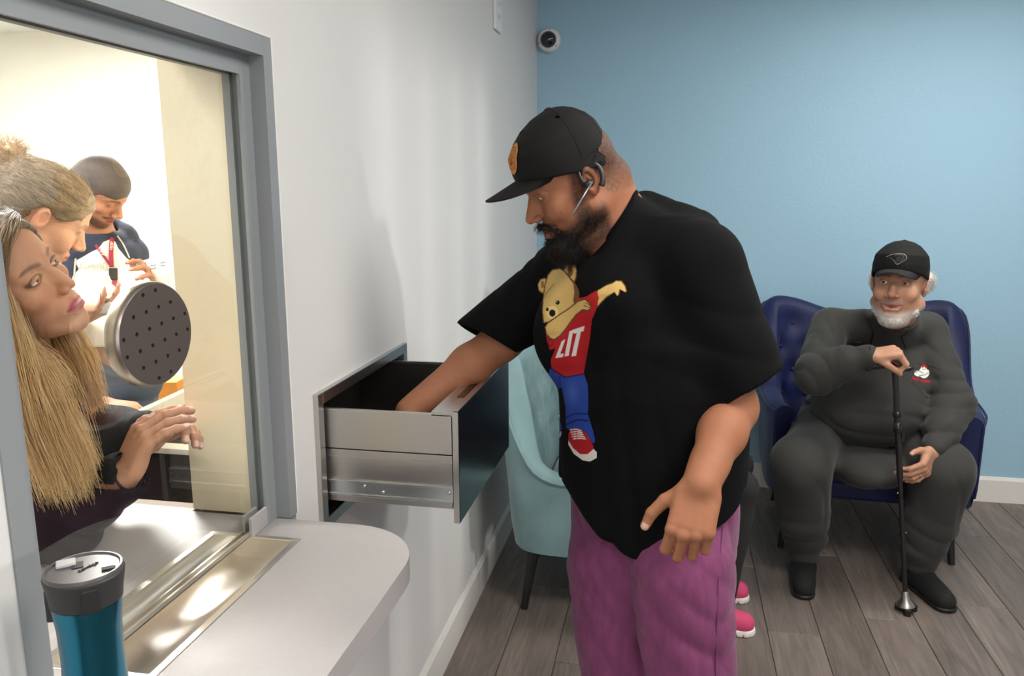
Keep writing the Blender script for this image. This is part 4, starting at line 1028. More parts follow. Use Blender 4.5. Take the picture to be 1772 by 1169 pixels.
# printed bear
tan, tan2, brn = (206, 172, 104), (226, 196, 132), (96, 62, 40); red, blu, blk, wht = (168, 28, 34), (38, 66, 150), (18, 16, 16), (214, 208, 202)
bear = [
 ('poly', [(165, 90), (175, 55), (205, 42), (235, 52), (244, 85), (240, 130), (226, 158), (205, 140), (185, 115)], brn),
 ('poly', [(170, 92), (180, 60), (205, 49), (230, 58), (237, 85), (233, 125), (222, 145), (205, 132), (188, 112)], tan),
 ('ell', 205, 92, 14, 26, (122, 84, 52)),
 ('poly', [(62, 215), (35, 198), (29, 160), (45, 128), (72, 121), (84, 135), (76, 172)], brn), ('poly', [(60, 205), (40, 190), (35, 160), (48, 135), (70, 128), (78, 138), (70, 172)], tan), ('ell', 58, 160, 8, 20, (140, 102, 62)),
 ('poly', [(60, 368), (53, 300), (58, 230), (68, 160), (83, 108), (108, 78), (150, 70), (178, 88), (232, 150), (253, 190), (256, 240), (240, 330), (120, 360), (85, 362)], brn),
 ('poly', [(66, 362), (60, 300), (64, 230), (75, 160), (90, 112), (112, 85), (150, 77), (175, 95), (222, 155), (228, 200), (222, 240), (230, 320), (120, 350), (88, 356)], tan),
 ('ell', 110, 308, 32, 34, tan2),
 ('ell', 138, 256, 11, 12, blk), ('ell', 84, 293, 8, 10, blk), ('ell', 110, 312, 17, 19, blk), ('ell', 134, 252, 3, 3, (200, 190, 170)),
 ('poly', [(352, 188), (400, 158), (430, 148), (450, 135), (482, 138), (502, 165), (510, 196), (500, 206), (472, 192), (469, 216), (455, 226), (440, 206), (400, 232), (375, 258), (345, 292), (335, 240)], brn),
 ('poly', [(350, 194), (400, 165), (430, 155), (450, 142), (478, 145), (495, 168), (503, 195), (498, 199), (468, 183), (462, 212), (455, 219), (442, 198), (400, 222), (372, 248), (350, 275), (340, 240)], tan),
 ('poly', [(248, 234), (290, 222), (347, 188), (358, 230), (346, 292), (322, 350), (313, 440), (292, 560), (279, 632), (230, 644), (180, 652), (130, 637), (103, 600), (100, 560), (124, 502), (96, 512), (80, 462), (74, 420), (100, 455), (150, 440)], red),
 ('line', [(84, 430), (92, 490), (112, 480), (118, 455)], 2, (110, 12, 18)),
 ('poly', [(160, 462), (180, 450), (152, 530), (171, 527), (166, 546), (126, 552)], wht), ('poly', [(202, 408), (222, 402), (197, 540), (175, 543)], wht), ('poly', [(216, 402), (282, 380), (277, 408), (262, 412), (236, 540), (212, 543), (240, 418), (226, 422)], wht),
 ('poly', [(68, 385), (82, 362), (140, 322), (200, 283), (243, 246), (285, 235), (312, 260), (320, 290), (300, 302), (270, 300), (242, 322), (218, 352), (182, 402), (152, 438), (120, 460), (98, 452), (76, 426)], brn),
 ('poly', [(74, 388), (88, 368), (142, 329), (202, 290), (246, 254), (283, 242), (306, 264), (312, 286), (298, 294), (268, 292), (236, 317), (212, 347), (177, 396), (148, 430), (120, 450), (102, 444), (82, 422)], tan),
 ('line', [(285, 258), (308, 268)], 2, brn), ('line', [(280, 272), (306, 282)], 2, brn),
 ('poly', [(100, 600), (130, 637), (180, 652), (230, 644), (279, 632), (300, 690), (303, 760), (301, 850), (326, 930), (340, 990), (332, 1012), (290, 960), (260, 930), (210, 942), (183, 925), (178, 880), (180, 820), (168, 760), (160, 712), (140, 716), (131, 760), (134, 820), (142, 860), (162, 910), (163, 938), (140, 938), (110, 880), (80, 842), (74, 790), (67, 720), (70, 680)], blu),
 ('line', [(186, 905), (240, 880), (300, 885)], 5, (24, 40, 96)), ('line', [(182, 870), (230, 845), (296, 850)], 4, (24, 40, 96)), ('line', [(85, 820), (120, 815), (136, 830)], 4, (24, 40, 96)), ('line', [(78, 780), (110, 770), (130, 775)], 3, (24, 40, 96)), ('line', [(150, 650), (152, 712)], 3, (24, 40, 96)), ('line', [(110, 612), (180, 655), (278, 636)], 4, (20, 30, 70)),
 ('line', [(88, 682), (94, 720), (92, 742)], 6, (150, 172, 214)),
 ('poly', [(80, 850), (98, 838), (130, 890), (142, 930), (130, 957), (105, 932), (85, 892)], red), ('poly', [(105, 930), (130, 957), (143, 935), (160, 943), (157, 968), (140, 986), (122, 972)], wht), ('poly', [(82, 845), (92, 838), (104, 856), (96, 866)], wht),
 ('poly', [(193, 952), (213, 928), (255, 926), (292, 953), (327, 1010), (334, 1042), (300, 1070), (258, 1068), (218, 1033), (196, 1000)], red),
 ('poly', [(193, 985), (220, 1030), (260, 1064), (300, 1062), (332, 1034), (347, 1050), (347, 1085), (310, 1104), (270, 1097), (223, 1062), (195, 1016)], wht),
] + [('line', [(206+k*4, 934+k*12), (236+k*5, 930+k*12), (262+k*6, 938+k*11)], 3.2, wht) for k in range(5)] + [
 ('shade', 215, 740, 38, 60, .35, (92, 128, 206)), ('shade', 100, 700, 20, 60, .25, (92, 128, 206)), ('shade', 240, 200, 20, 80, .35, (130, 92, 52)), ('shade', 100, 420, 50, 16, .3, (140, 96, 50)), ('shade', 120, 140, 40, 50, .25, (232, 206, 150)), ('shade', 300, 560, 30, 100, .35, (96, 10, 16)), ('shade', 195, 600, 90, 20, .25, (96, 10, 16)), ('shade', 395, 225, 60, 14, .3, (120, 84, 44))]
print_on('bear_print', tb, camray, 927, 1090, 452, 802, 200, 430, layers_fn(bear, 3.078, 3.078, 920, 440), tee)
# trousers
S = Solid(); S.frame()
pc = ct0.copy()
S.add(s_loft(pc, W3, 0, [(.72, 0, 0, .185, .15), (.80, 0, .0, .20, .17), (.90, 0, .0, .205, .175), (1.0, 0, .0, .20, .17), (1.05, 0, .0, .19, .16)]), .01)
hL, hR = at(1182, 985, 1.74), at(1062, 975, 1.88); 
def down(px, py, w, z):
    p = at(px, py, w); return np.array((p[0], p[1], z))
kL = at(1200, 1215, 1.76); kR = at(1078, 1215, 1.90)
fLx = np.array((kL[0]+.02, kL[1]+.02, .05)); fRx = np.array((kR[0]+.01, kR[1]+.04, .05))
S.add(s_cap(hL, kL, .108, .092), .03).add(s_cap(kL, fLx, .092, .088), .03)
S.add(s_cap(hR, kR, .105, .088), .02).add(s_cap(kR, fRx, .088, .086), .03)
S.both(s_half((0, 0, .03), (0, 0, -1)), .002)
def pant_f(P):
    z = P[:, 2]
    a = wob(P*col3((1, 1, .4)), 16, 31)*F4(.006); b = folds(P, (.6, .3, .8), 26, 13, 1.8)*F4(.003)
    cr = np.exp(-((z-.74)/.10)**2)
    return (a+b+folds(P, (.5, -.2, .9), 44, 17, 1.)*F4(.0035)*cr).astype(F4)
S.bump(pant_f, .012)
pv_, pq = S.mesh(.006, (.4, 1.45, .0), (1.25, 2.35, 1.0)); pv_ = relax(pv_, pq, 1)
pants = mkobj('trousers', to_mesh('trousers', [(pv_, pq)]), MATS['magenta_linen'], man)
pb = bvh_of([(pv_, pq)])
seam = []
for px, py in [(1250, 912), (1247, 950), (1243, 1000), (1241, 1060), (1239, 1120), (1238, 1168)]:
    o, q = camray(px, py); h = pb.ray_cast(Vector(o), Vector(q))
    if h[0] is not None: seam.append(np.array(h[0]))
if len(seam) > 2: mkobj('side_seam', MB().tube(catmull(seam, 30), .0014, 6), mat('dark_magenta_thread', (92, 36, 78), .9), pants, smooth=True)
for f_, tip in ((fLx, 0), (fRx, 0)):
    S = Solid(); S.frame(); dd = nrm(fw_+rt_*(.2 if f_ is fRx else -.25)); g0 = np.array((f_[0], f_[1], 0))
    S.add(s_cap(g0-dd*.03+(0, 0, .05), g0+dd*.17+(0, 0, .035), .048, .036, .9, (0, 0, 1)), .02).add(s_cap(g0+(0, 0, .06), g0+(0, 0, .12), .05, .052), .03)
    S.both(s_half((0, 0, .001), (0, 0, -1)), .002)
    v, q = S.mesh(.006, g0-.3, g0+.35); mkobj('shoe', to_mesh('shoe', [(v, q)]), mat('black_shoe', (22, 22, 23), .6), man)
# ---------------------------------------------------------------- caps
def cap_shape(parent, R, t, sc, crown, mtop, brim_len=.072, brim_w=.074, brim_drop=.02, tilt=.0, droop=.10, mbrim=None, ztop=.155, fr=.103):
    S = Solid(); S.frame(R, t, sc)
    S.add(s_loft((0, 0, 0), np.eye(3), 0, [(-.03, 0, .003, .082, fr-.006), (.03, 0, .004, .084, fr-.002), (.07, 0, .006, .083, fr-.003), (.10, 0, .006, .078, fr-.009), (ztop-.035, 0, .003, .067, fr-.024), (ztop-.018, 0, .0, .051, fr-.045), (ztop-.006, 0, -.004, .031, .034), (ztop, 0, -.008, .006, .008)]), .01)
    S.both(s_half((0, 0, .025+tilt), (0, .24, -1)), .002)
    S.cut(s_loft((0, 0, 0), np.eye(3), 0, [(-.03, 0, -.004, .078, fr-.008), (.05, 0, -.003, .078, fr-.006), (.07, 0, -.01, .03, .04)]), .002)
    v, q = S.mesh(.0028*sc, np.array(t)-.25, np.array(t)+.25); v = relax(v, q, 3)
    c = mkobj('cap', to_mesh('cap', [(v, q)]), crown, parent)
    b = MB(); n = 28; R_ = np.asarray(R); t_ = np.asarray(t)
    for side in (0, 1):
        P = []
        for i in range(n+1):
            u = -1+2*i/n; th_ = u*1.02; x0, y0 = .079*math.sin(th_), -.0+(fr-.004)*math.cos(th_)
            row = []
            for j in range(9):
                w = j/8; L = brim_len*max(0, 1-abs(u)**2.6)**.55-.016*abs(u)**6; x = x0*(1-.10*w) ; y = y0+L*w
                zz = .0295+tilt+.004*u*u+.24*(y0+.0)-droop*L*w-brim_drop*(x/.075)**2*(w*.9+.1)-.0
                row.append(t_+R_@(np.array((x, y, zz-(.0032 if side else 0)))*sc))
            P.append(row)
        b.grid(P)
        if side == 0: P0 = P
    b.grid([[P0[i][-1], P[i][-1]] for i in range(n+1)]); b.grid([[P0[i][0], P[i][0]] for i in range(n+1)])
    mkobj('brim', b, mbrim or crown, c, smooth=.9)
    mkobj('top_button', MB().lathe([(.0085, -.003), (.008, .001), (.005, .003), (.001, .0035)], t_+R_@(np.array((0, -.010, ztop-.001))*sc), 16, 2, R=R_), mtop or crown, c, smooth=True)
    return c, (v, q)
mat('black_cap', (18, 18, 18), .8, bump=.25, bscale=1200, spec=.25); mat('mesh_cap', (24, 23, 24), .75, bump=.9, bscale=1500, spec=.3)
capm, capsurf = cap_shape(man, HR, HT, HS, MATS['black_cap'], None, tilt=.003, brim_len=.078)
# panel seams following the crown
cbv = bvh_of([capsurf])
def seam_on(bv, R, t, sc, pts, rad, m, parent, name='seam', centre=(0, -.012, .05)):
    out = []; c0 = np.asarray(t)+np.asarray(R)@(np.array(centre)*sc)
    for p in pts:
        dv = nrm(np.asarray(R)@np.array(p, float)); h = bv.ray_cast(Vector(c0+dv*.3), Vector(-dv))
        if h[0] is not None: out.append(np.array(h[0]))
    if len(out) > 2: mkobj(name, MB().tube(out, rad, 6), m, parent, smooth=True)
for a in (-1.55, 1.55, -.62, .62):
    seam_on(cbv, HR, HT, HS, [(-math.cos(e)*math.sin(a+math.pi), -math.cos(e)*math.cos(a+math.pi)*-1 if False else math.cos(e)*math.cos(a)*-1, math.sin(e)) for e in np.linspace(.05, 1.45, 24)], .0009, MATS['black_cap'], capm)
# leather patch with a stamped ring and leaf
lt = (188, 128, 72); dkl = (112, 66, 34)
leaf = [('ell', 0, 0, 1, 1, (208, 150, 92)), ('ell', 0, 0, .93, .93, lt), ('ell', 0, 0, .66, .66, dkl), ('ell', 0, 0, .62, .62, (178, 116, 62))]
leaf += [('line', [(0, -.30), (math.sin(a)*l, -.30+math.cos(a)*l)], .045, dkl) for a, l in ((0, .7), (.5, .6), (-.5, .6), (1.05, .42), (-1.05, .42))] + [('line', [(.78*math.sin(a)-.05*math.cos(a), .78*math.cos(a)+.05*math.sin(a)), (.80*math.sin(a)+.06*math.cos(a), .80*math.cos(a)-.02)], .035, dkl) for a in np.linspace(-2.4, 2.4, 19)]
def patchray(u, v): return HT+HR@(np.array((u*.0200-.014, .3, .098+v*.0265))*HS), HR@np.array((0, -1., -.0))
pt = print_on('leather_patch', cbv, patchray, -1.02, 1.02, -1.02, 1.02, 70, 70, layers_fn(leaf), capm, lift=.0028)
# headset hooked over his left ear
hs = thing('headset', 'black ear-hook headset with a thin silver boom worn on the left ear', 'headset', tuple(HT+HR@np.array((-.085, -.01, 0))))
wE = float((HT+HR@np.array((-.088, -.012, 0))*HS-CAM)@_f)
hk_ = [at(px, py, wE+dw) for px, py, dw in ((1017, 322, -.004), (1008, 312, -.004), (1002, 300, -.002), (1003, 290, .002), (1012, 283, .004), (1024, 281, .006), (1035, 287, .009), (1041, 299, .010), (1043, 312, .010), (1041, 321, .010))]
mkobj('ear_hook', MB().tube(catmull(hk_, 50), [.0035]*25+list(np.linspace(.0036, .0062, 25)), 12), mat('headset_black', (30, 31, 33), .4), hs, smooth=True)
mkobj('ear_bud', MB().tube([at(1013, 320, wE-.010), at(1021, 317, wE-.003), at(1024, 315, wE+.006)], [.006, .008, .006], 14), MATS['headset_black'], hs, smooth=True)
mkobj('boom', MB().tube([at(1024, 315, wE-.008), at(1008, 342, wE-.016), at(991, 371, wE-.028)], [.0028, .0021, .0016], 8), mat('boom_silver', (150, 150, 152), .3, metal=.8), hs, smooth=True)
# ============================================================ the older man seated on the blue chair
mat('charcoal_fleece', (62, 62, 60), .9, bump=.3, bscale=900, var=.06, vscale=400, sheen=.12, spec=.15)
mat('white_hair', (205, 200, 192), .6, vcol=True, spec=.3)
oldm = person_root('older white-bearded man in charcoal sweats and black cap sitting with a cane', (1.6, 3.6, 0))
OR, OT, OS = eul(2.729, .12, -.01), np.array((1.590, 3.320, 1.238)), 1.20
ob = at(1552, 547, 3.30)
oRS, oLS = at(1438, 566, 3.36), at(1606, 572, 3.40)
oRE, oRW = at(1412, 644, 3.17), at(1508, 614, 3.02)
oLE, oLW = at(1652, 700, 3.26), at(1612, 783, 3.12)
hipR, hipL = np.array((1.47, 3.84, .53)), np.array((1.74, 3.84, .53))
knR, knL = at(1388, 805, 3.14), at(1638, 812, 3.13)
anR, anL = np.array((1.315, 3.34, .10)), np.array((1.765, 3.33, .10))
S = Solid()
head_prims(S, OR, OT, OS, fat=1.2, smile=1.7, nose=1.15, lids=.30, mouth_open=.009)
S.frame()
S.add(s_cap(OT+OR@np.array((0, -.03, -.05))*OS, ob+(0, .02, -.03), .066, .075), .02)
S.add(s_cap(oRS, oRE, .05, .042), .03).add(s_cap(oRE, oRW, .042, .030), .02).add(s_cap(oLS, oLE, .05, .042), .03).add(s_cap(oLE, oLW, .042, .031), .02)
S.add(s_cap(ob+(0, .03, -.06), oRS, .06), .05).add(s_cap(ob+(0, .03, -.06), oLS, .06), .05)
S.add(s_cap(ob+(0, .12, -.14), (1.6, 3.76, .58), .10, .14), .05)
for a, b, c in ((hipR, knR, anR), (hipL, knL, anL)): S.add(s_cap(a, b, .08, .055), .03).add(s_cap(b, c, .052, .035), .02)
# cane first: the hands are posed on it
cB = onplane(1568, 1058, 2, 0.); cT = at(1549, 640, 3.02); cu = nrm(cT-cB)
hdir = nrm(at(1580, 633, 3.0)-at(1512, 631, 3.02))
iR2 = hand(S, oRW, nrm(at(1562, 612, 2.985)-oRW)+np.array((0, 0, .1)), (0.1, .25, -.95), (-.1, -.9, -.2), 1.02, curl=((1.15, 1.25, .8), (1.2, 1.25, .8), (1.2, 1.25, .8), (1.2, 1.2, .8)), spread=(.06, .02, -.04, -.1), thumb=((.5, .75, .5), (.1, .8, .8), (-.2, .6, .9)), wrist_r=.029, fore=oRE)
iL2 = hand(S, oLW, nrm(at(1588, 840, 3.03)-oLW), nrm(-_r*.75+_f*.65), nrm(-_r*.8-_f*.4+_d*.1), 1.05, curl=((.75, .55, .35), (.75, .6, .35), (.7, .6, .4), (.6, .5, .4)), spread=(.12, .02, -.08, -.2), thumb=((.8, .75, .3), (.6, .85, .3), (.4, .9, .2)), wrist_r=.031, fore=oLE)
rgp = S.fing[2]
near_ = lambda p, r: (lambda c: np.linalg.norm(c-col3(p), axis=1) < r)
p1 = S.mesh(.0026, OT-.24, OT+.24, include=near_(OT, .19))
h1, h2 = oRW+nrm(hdir)*.06, oLW+_d*.07
p2 = S.mesh(.0024, h1-.2, h1+.2, include=near_(h1, .13)); p2b = S.mesh(.0024, h2-.2, h2+.2, include=near_(h2, .13))
p3 = S.mesh(.0075, (1.1, 2.8, .02), (2.1, 4.1, 1.45), include=lambda c: (np.linalg.norm(c-col3(OT), axis=1) > .105) & (np.linalg.norm(c-col3(h1), axis=1) > .04) & (np.linalg.norm(c-col3(h2), axis=1) > .04))
me = to_mesh('body', [(relax(*p1), p1[1]), (relax(*p2, lam=.3), p2[1]), (relax(*p2b, lam=.3), p2b[1]), (relax(*p3), p3[1])])
def o_extra(L, P, mix):
    x, y, z = L.T; w = np.array(lin((200, 194, 186))); g = np.array(lin((120, 112, 106)))
    n = wob(P, 700, 4)
    side = soft(z-.4*y, -.03, .0)*soft(-y, -.01, .02)*(z > -.05); mix(side*.9, w, .9)
    jaw = soft(-z-.32*y-.004*n, .048, .062)*(y < .10)*soft(y, -.04, -.02)*soft(z, -.135, -.115)*(1-soft(np.exp(-((x/.032)**2+((z+.062)/.014)**2)), .25, .6)); mix(jaw*(.8+.2*n), w, .85)
    ms = np.exp(-((z+.0475+.10*np.abs(x))/.006)**2)*(np.abs(x) < .034)*(y > .07); mix(ms*(.7+.3*n), g, .75)
    nails_paint(iR2+iL2, mix, P)
paint(me, skin_paint(OR, OT, OS, (186, 138, 112), (158, 96, 84), (110, 96, 84), smile=1.7, blush=1., extra=o_extra))
mkobj('body', me, MATS['skin'], oldm)
eyes(oldm, OR, OT, OS, (60, 44, 34), gaze=(.15, .98, .0))
mkobj('mouth', MB().tube([OT+OR@np.array(p)*OS for p in ((-.024, .0805, -.0590), (-.012, .0895, -.0625), (0, .0925, -.0645), (.012, .0895, -.0625), (.024, .0805, -.0590))], .0042, 8), mat('mouth_inside', (84, 34, 32), .4), oldm, smooth=True)
B_ = Solid(); B_.frame(OR, OT, OS)
for q in (-1, 1): B_.add(s_cap((q*.063, -.004, -.030), (q*.052, .02, -.072), .009, .013), .012).add(s_cap((q*.052, .02, -.072), (q*.018, .070, -.104), .013, .014), .015)
B_.add(s_ell((0, .074, -.106), (.026, .018, .016)), .015)
B_.bump(lambda P: wob(P, 150, 11)*F4(.002)+wob(P, 480, 12)*F4(.0014), .005)
bv, bq = B_.mesh(.003, OT-.24, OT+.2)
wd_ = lambda P: np.array(lin((206, 201, 194)))*(1+.15*wob(P, 500, 8))[:, None]
mkobj('beard', paint(to_mesh('beard', [(bv, bq)]), wd_), MATS['white_hair'], oldm)
bristles('beard_hair', (bv, bq), None, 2600, .009, lambda p, n: OR@nrm((0, .3, -1)), (214, 209, 202), oldm, rad=.00055, matn='white_hair', seed=5)
H_ = Solid(); H_.frame(OR, OT, OS)
for q in (-1, 1): H_.add(s_ell((q*.080, -.040, .022), (.012, .030, .030)), .01)
H_.add(s_ell((0, -.088, .0), (.062, .022, .045)), .03)
H_.bump(lambda P: wob(P, 110, 13)*F4(.004)+wob(P, 380, 15)*F4(.002), .008)
hv, hq = H_.mesh(.0035, OT-.24, OT+.2)
mkobj('hair', paint(to_mesh('hair', [(hv, hq)]), wd_), MATS['white_hair'], oldm)
bristles('hair_strands', (hv, hq), None, 2600, .017, lambda p, n: OR@nrm((np.sign((OR.T@(p-OT))[0])*.8, -.7, -.35)), (216, 211, 204), oldm, rad=.0006, matn='white_hair', seed=6, jit=.5)
mat('charcoal_cap', (38, 38, 38), .8, bump=.3, bscale=1000, spec=.2)
capo, oc = cap_shape(oldm, OR, OT, OS, MATS['black_cap'], None, tilt=.002, brim_len=.062, brim_drop=.03, droop=.22, mbrim=MATS['charcoal_cap'], ztop=.150, fr=.105)
obv = bvh_of([oc])
# curled-horn head emblem: pale outline, dark horn
def bez(pts, n=40): return [tuple(p) for p in catmull(pts, n)]
outl = bez([(-1.0, .10), (-.55, .42), (-.1, .58), (.35, .66), (.72, .52), (.92, .18), (.84, -.18), (.6, -.42), (.38, -.72), (.15, -.84), (-.02, -.72), (-.18, -.42), (-.4, -.15), (-.7, .02), (-1.0, .10)], 60)
horn = bez([(-.10, .30), (.2, .46), (.5, .34), (.62, .05), (.5, -.2), (.28, -.3), (.12, -.15), (.14, .05), (.3, .12), (.38, .0)], 40)
emb = [('poly', outl, (176, 168, 142)), ('poly', [(x*.93+.01, y*.9) for x, y in outl], (20, 20, 21)), ('line', horn, .085, (66, 66, 68)), ('line', [(x*.93, y*.93-.01) for x, y in horn], .03, (30, 30, 31)), ('line', [(-.02, -.30), (.05, -.52), (.2, -.6)], .05, (60, 60, 62))]
def embray(u, v): return OT+OR@(np.array((-u*.032, .3, .088+v*.024))*OS), OR@np.array((0, -1., 0))
print_on('ram_emblem', obv, embray, -1.05, 1.0, -.9, .75, 66, 56, layers_fn(emb), capo, lift=.002)
# sweatshirt
S = Solid(); S.frame()
ax0 = np.array((1.615, 3.80, 0)); rO = nrm(hipR-hipL); fO = nrm(np.cross((0, 0, 1), rO)); 
if fO[1] > 0: fO = -fO
WO = np.array([-rO if np.cross(-rO, fO)[2] > 0 else rO, fO, (0, 0, 1)]).T
bell = at(1510, 705, 3.36)
S.add(s_ell(bell+(0, .06, 0), (.232, .205, .185)), .02)
S.add(s_ell(at(1522, 645, 3.42)+(0, .03, 0), (.205, .16, .17)), .07)
S.add(s_ell((1.60, 3.80, .62), (.24, .20, .13)), .07)
S.add(s_cap(ob+(0, .02, -.035), oRS, .070, .072), .05).add(s_cap(ob+(0, .02, -.035), oLS, .070, .070), .05)
S.add(s_cap(oRS, oRE, .076, .074), .035).add(s_cap(oRE+_d*.01, oRW*.55+oRE*.45, .078, .062), .03).add(s_cap(oRW*.55+oRE*.45, oRW*.93+oRE*.07, .060, .043), .02)
S.add(s_cap(oLS, oLE, .072, .072), .035).add(s_cap(oLE, oLW*.55+oLE*.45, .076, .062), .03).add(s_cap(oLW*.55+oLE*.45, oLW*.92+oLE*.08, .058, .044), .02)
onk = OT+OR@np.array((0, -.03, -.05))*OS; onb = ob+(0, .02, -.03); ocp = at(1548, 566, 3.20); ocn = nrm((0, -.35, 1))
S.add(s_and(s_cap(onk, onb-.2*(onk-onb), .078, .088), s_half(ocp, ocn)), .03)
S.cut(s_and(s_cap(onk, onb, .10, .12), s_neg(s_half(ocp, ocn))), .003)
def sw_f(P):
    o = wob(P*col3((1, 1, .6)), 15, 41)*F4(.006)
    z = P[:, 2]
    o = o+folds(P, (.15, -.1, 1), 38, 42, 1.3)*F4(.0045)*np.exp(-((z-.66)/.07)**2)
    for a, b, r in ((oRE, (.8, .3, .5), .14), (oLE, (.1, .2, 1.), .15), (oRS*.6+oRE*.4, (.9, 0, -.5), .12), (oLS*.5+oLE*.5, (.7, .1, .6), .12), (oLW*.7+oLE*.3, (-.5, 0, .9), .10), (oRW*.6+oRE*.4, (.9, 0, .3), .10)):
        o = o+folds(P, b, 46, int(r*1000)+7, 1.4)*F4(.0050)*np.exp(-((P-col3(a))**2).sum(1)/r**2)
    return o.astype(F4)
S.bump(sw_f, .02)
sv, sq = S.mesh(.0065, (1.1, 2.85, .4), (2.1, 4.15, 1.3)); sv = relax(sv, sq, 1)
sweat = mkobj('sweatshirt', to_mesh('sweatshirt', [(sv, sq)]), MATS['charcoal_fleece'], oldm)
sb_ = bvh_of([(sv, sq)])
for w_, e_, r0 in ((oRW, oRE, .0415), (oLW, oLE, .043)):
    d0 = nrm(w_-e_); u0 = nrm(np.cross(d0, (0, 0, 1))); v0 = np.cross(d0, u0); c0 = w_*.93+e_*.07
    mkobj('cuff', MB().tube([c0-d0*.045, c0-d0*.02, c0+d0*.012, c0+d0*.016], [r0+.004, r0+.001, r0-.003, r0-.008], 24), MATS['charcoal_fleece'], sweat, smooth=True)
def surf_line(bv, pts, n, lift=.0): 
    out = []
    for px, py in catmull(pts, n):
        o, q = camray(px, py); h = bv.ray_cast(Vector(o), Vector(q))
        if h[0] is not None: out.append(np.array(h[0])-q*lift)
    return out
for pts in ([(1586, 628), (1612, 632), (1630, 640)], [(1586, 628), (1578, 655), (1590, 672), (1606, 688), (1622, 672), (1630, 640)]):
    L_ = surf_line(sb_, pts, 16)
    if len(L_) > 3: mkobj('pocket_seam', MB().tube(L_, .0022, 6), MATS['charcoal_fleece'], sweat, smooth=True)
oax = nrm(onb-onk); pu = nrm(np.cross(oax, (1, 0, 0))); pv = np.cross(oax, pu); ring = []
for k in range(40):
    a = 2*math.pi*k/40; e_ = pu*math.cos(a)+pv*math.sin(a); q0 = onk+e_*.078; t_ = np.dot(ocp-q0, ocn)/np.dot(oax, ocn); ring.append(q0+e_*.003*t_/.1+oax*(t_+.004))
mkobj('collar', MB().tube(ring+[ring[0], ring[1]], .007, 10, cap=False), MATS['charcoal_fleece'], sweat, smooth=True)
# pocket print: white bearded figure over red script strokes
wh, rd_ = (222, 220, 216), (168, 34, 40)
logo = [('ell', 435, 235, 34, 36, wh), ('ell', 400, 240, 28, 20, wh), ('ell', 436, 205, 22, 24, wh), ('poly', [(416, 190), (425, 181), (448, 184), (462, 200), (450, 206), (436, 198), (420, 204)], rd_), ('ell', 459, 208, 7, 8, (30, 30, 34)), ('line', [(376, 236), (400, 222), (432, 240)], 2.2, (90, 88, 86)), ('line', [(405, 255), (440, 250), (462, 236)], 2.2, (90, 88, 86)), ('line', [(424, 216), (448, 214)], 2, (110, 104, 100)), ('ell', 428, 206, 3, 3, (60, 50, 50)), ('ell', 443, 206, 3, 3, (60, 50, 50)),
 ('line', [(352, 286), (366, 262), (372, 284), (380, 264), (388, 288), (398, 268), (402, 284)], 3.4, rd_), ('line', [(360, 274), (396, 278)], 3, rd_), ('line', [(412, 280), (424, 296), (432, 276), (440, 300), (452, 282), (462, 302), (476, 284)], 3.6, rd_), ('line', [(420, 292), (474, 290)], 3, rd_)]
print_on('pocket_print', sb_, camray, 1574, 1613, 628, 664, 90, 84, layers_fn(logo, 3.6545, 3.6545, 1480, 580), sweat, lift=.0015)
# sweatpants
S = Solid(); S.frame()
S.add(s_cap(hipR, hipL, .135), .04).add(s_ell((hipR+hipL)/2+(-.01, -.16, .0), (.15, .17, .125)), .08).add(s_ell(at(1500, 806, 3.32), (.15, .18, .075)), .06)
S.add(s_cap(hipR, knR+(0, .05, -.01), .125, .112), .03).add(s_cap(hipL, knL+(0, .05, -.01), .125, .115), .03)
for k_, a_, m_ in ((knR, anR, -1), (knL, anL, 1)):
    mid = k_*.45+a_*.55+np.array((0, .03, 0)); cf = a_+np.array((0, .0, .055))
    S.add(s_cap(k_+(0, .02, -.02), mid, .105, .098), .03).add(s_cap(mid, cf+(0, 0, .04), .098, .086), .03).add(s_cap(cf+(0, 0, .02), cf+(0, 0, -.04), .086, .062), .012)
S.both(s_half((0, 0, .075), (0, 0, -1)), .012)
def sp_f(P):
    o = wob(P*col3((1, 1, .5)), 13, 51)*F4(.008); z = P[:, 2]
    o = o+folds(P, (.2, -.1, 1), 36, 52, 1.5)*F4(.006)*np.exp(-((z-.22)/.10)**2)+folds(P, (.9, .2, .5), 24, 53, 1.5)*F4(.005)*np.exp(-((z-.42)/.12)**2)
    return o.astype(F4)
S.bump(sp_f, .02)
v, q = S.mesh(.0075, (1.05, 2.9, .05), (2.1, 4.15, .85)); v = relax(v, q, 1)
mkobj('sweatpants', to_mesh('sweatpants', [(v, q)]), MATS['charcoal_fleece'], oldm)
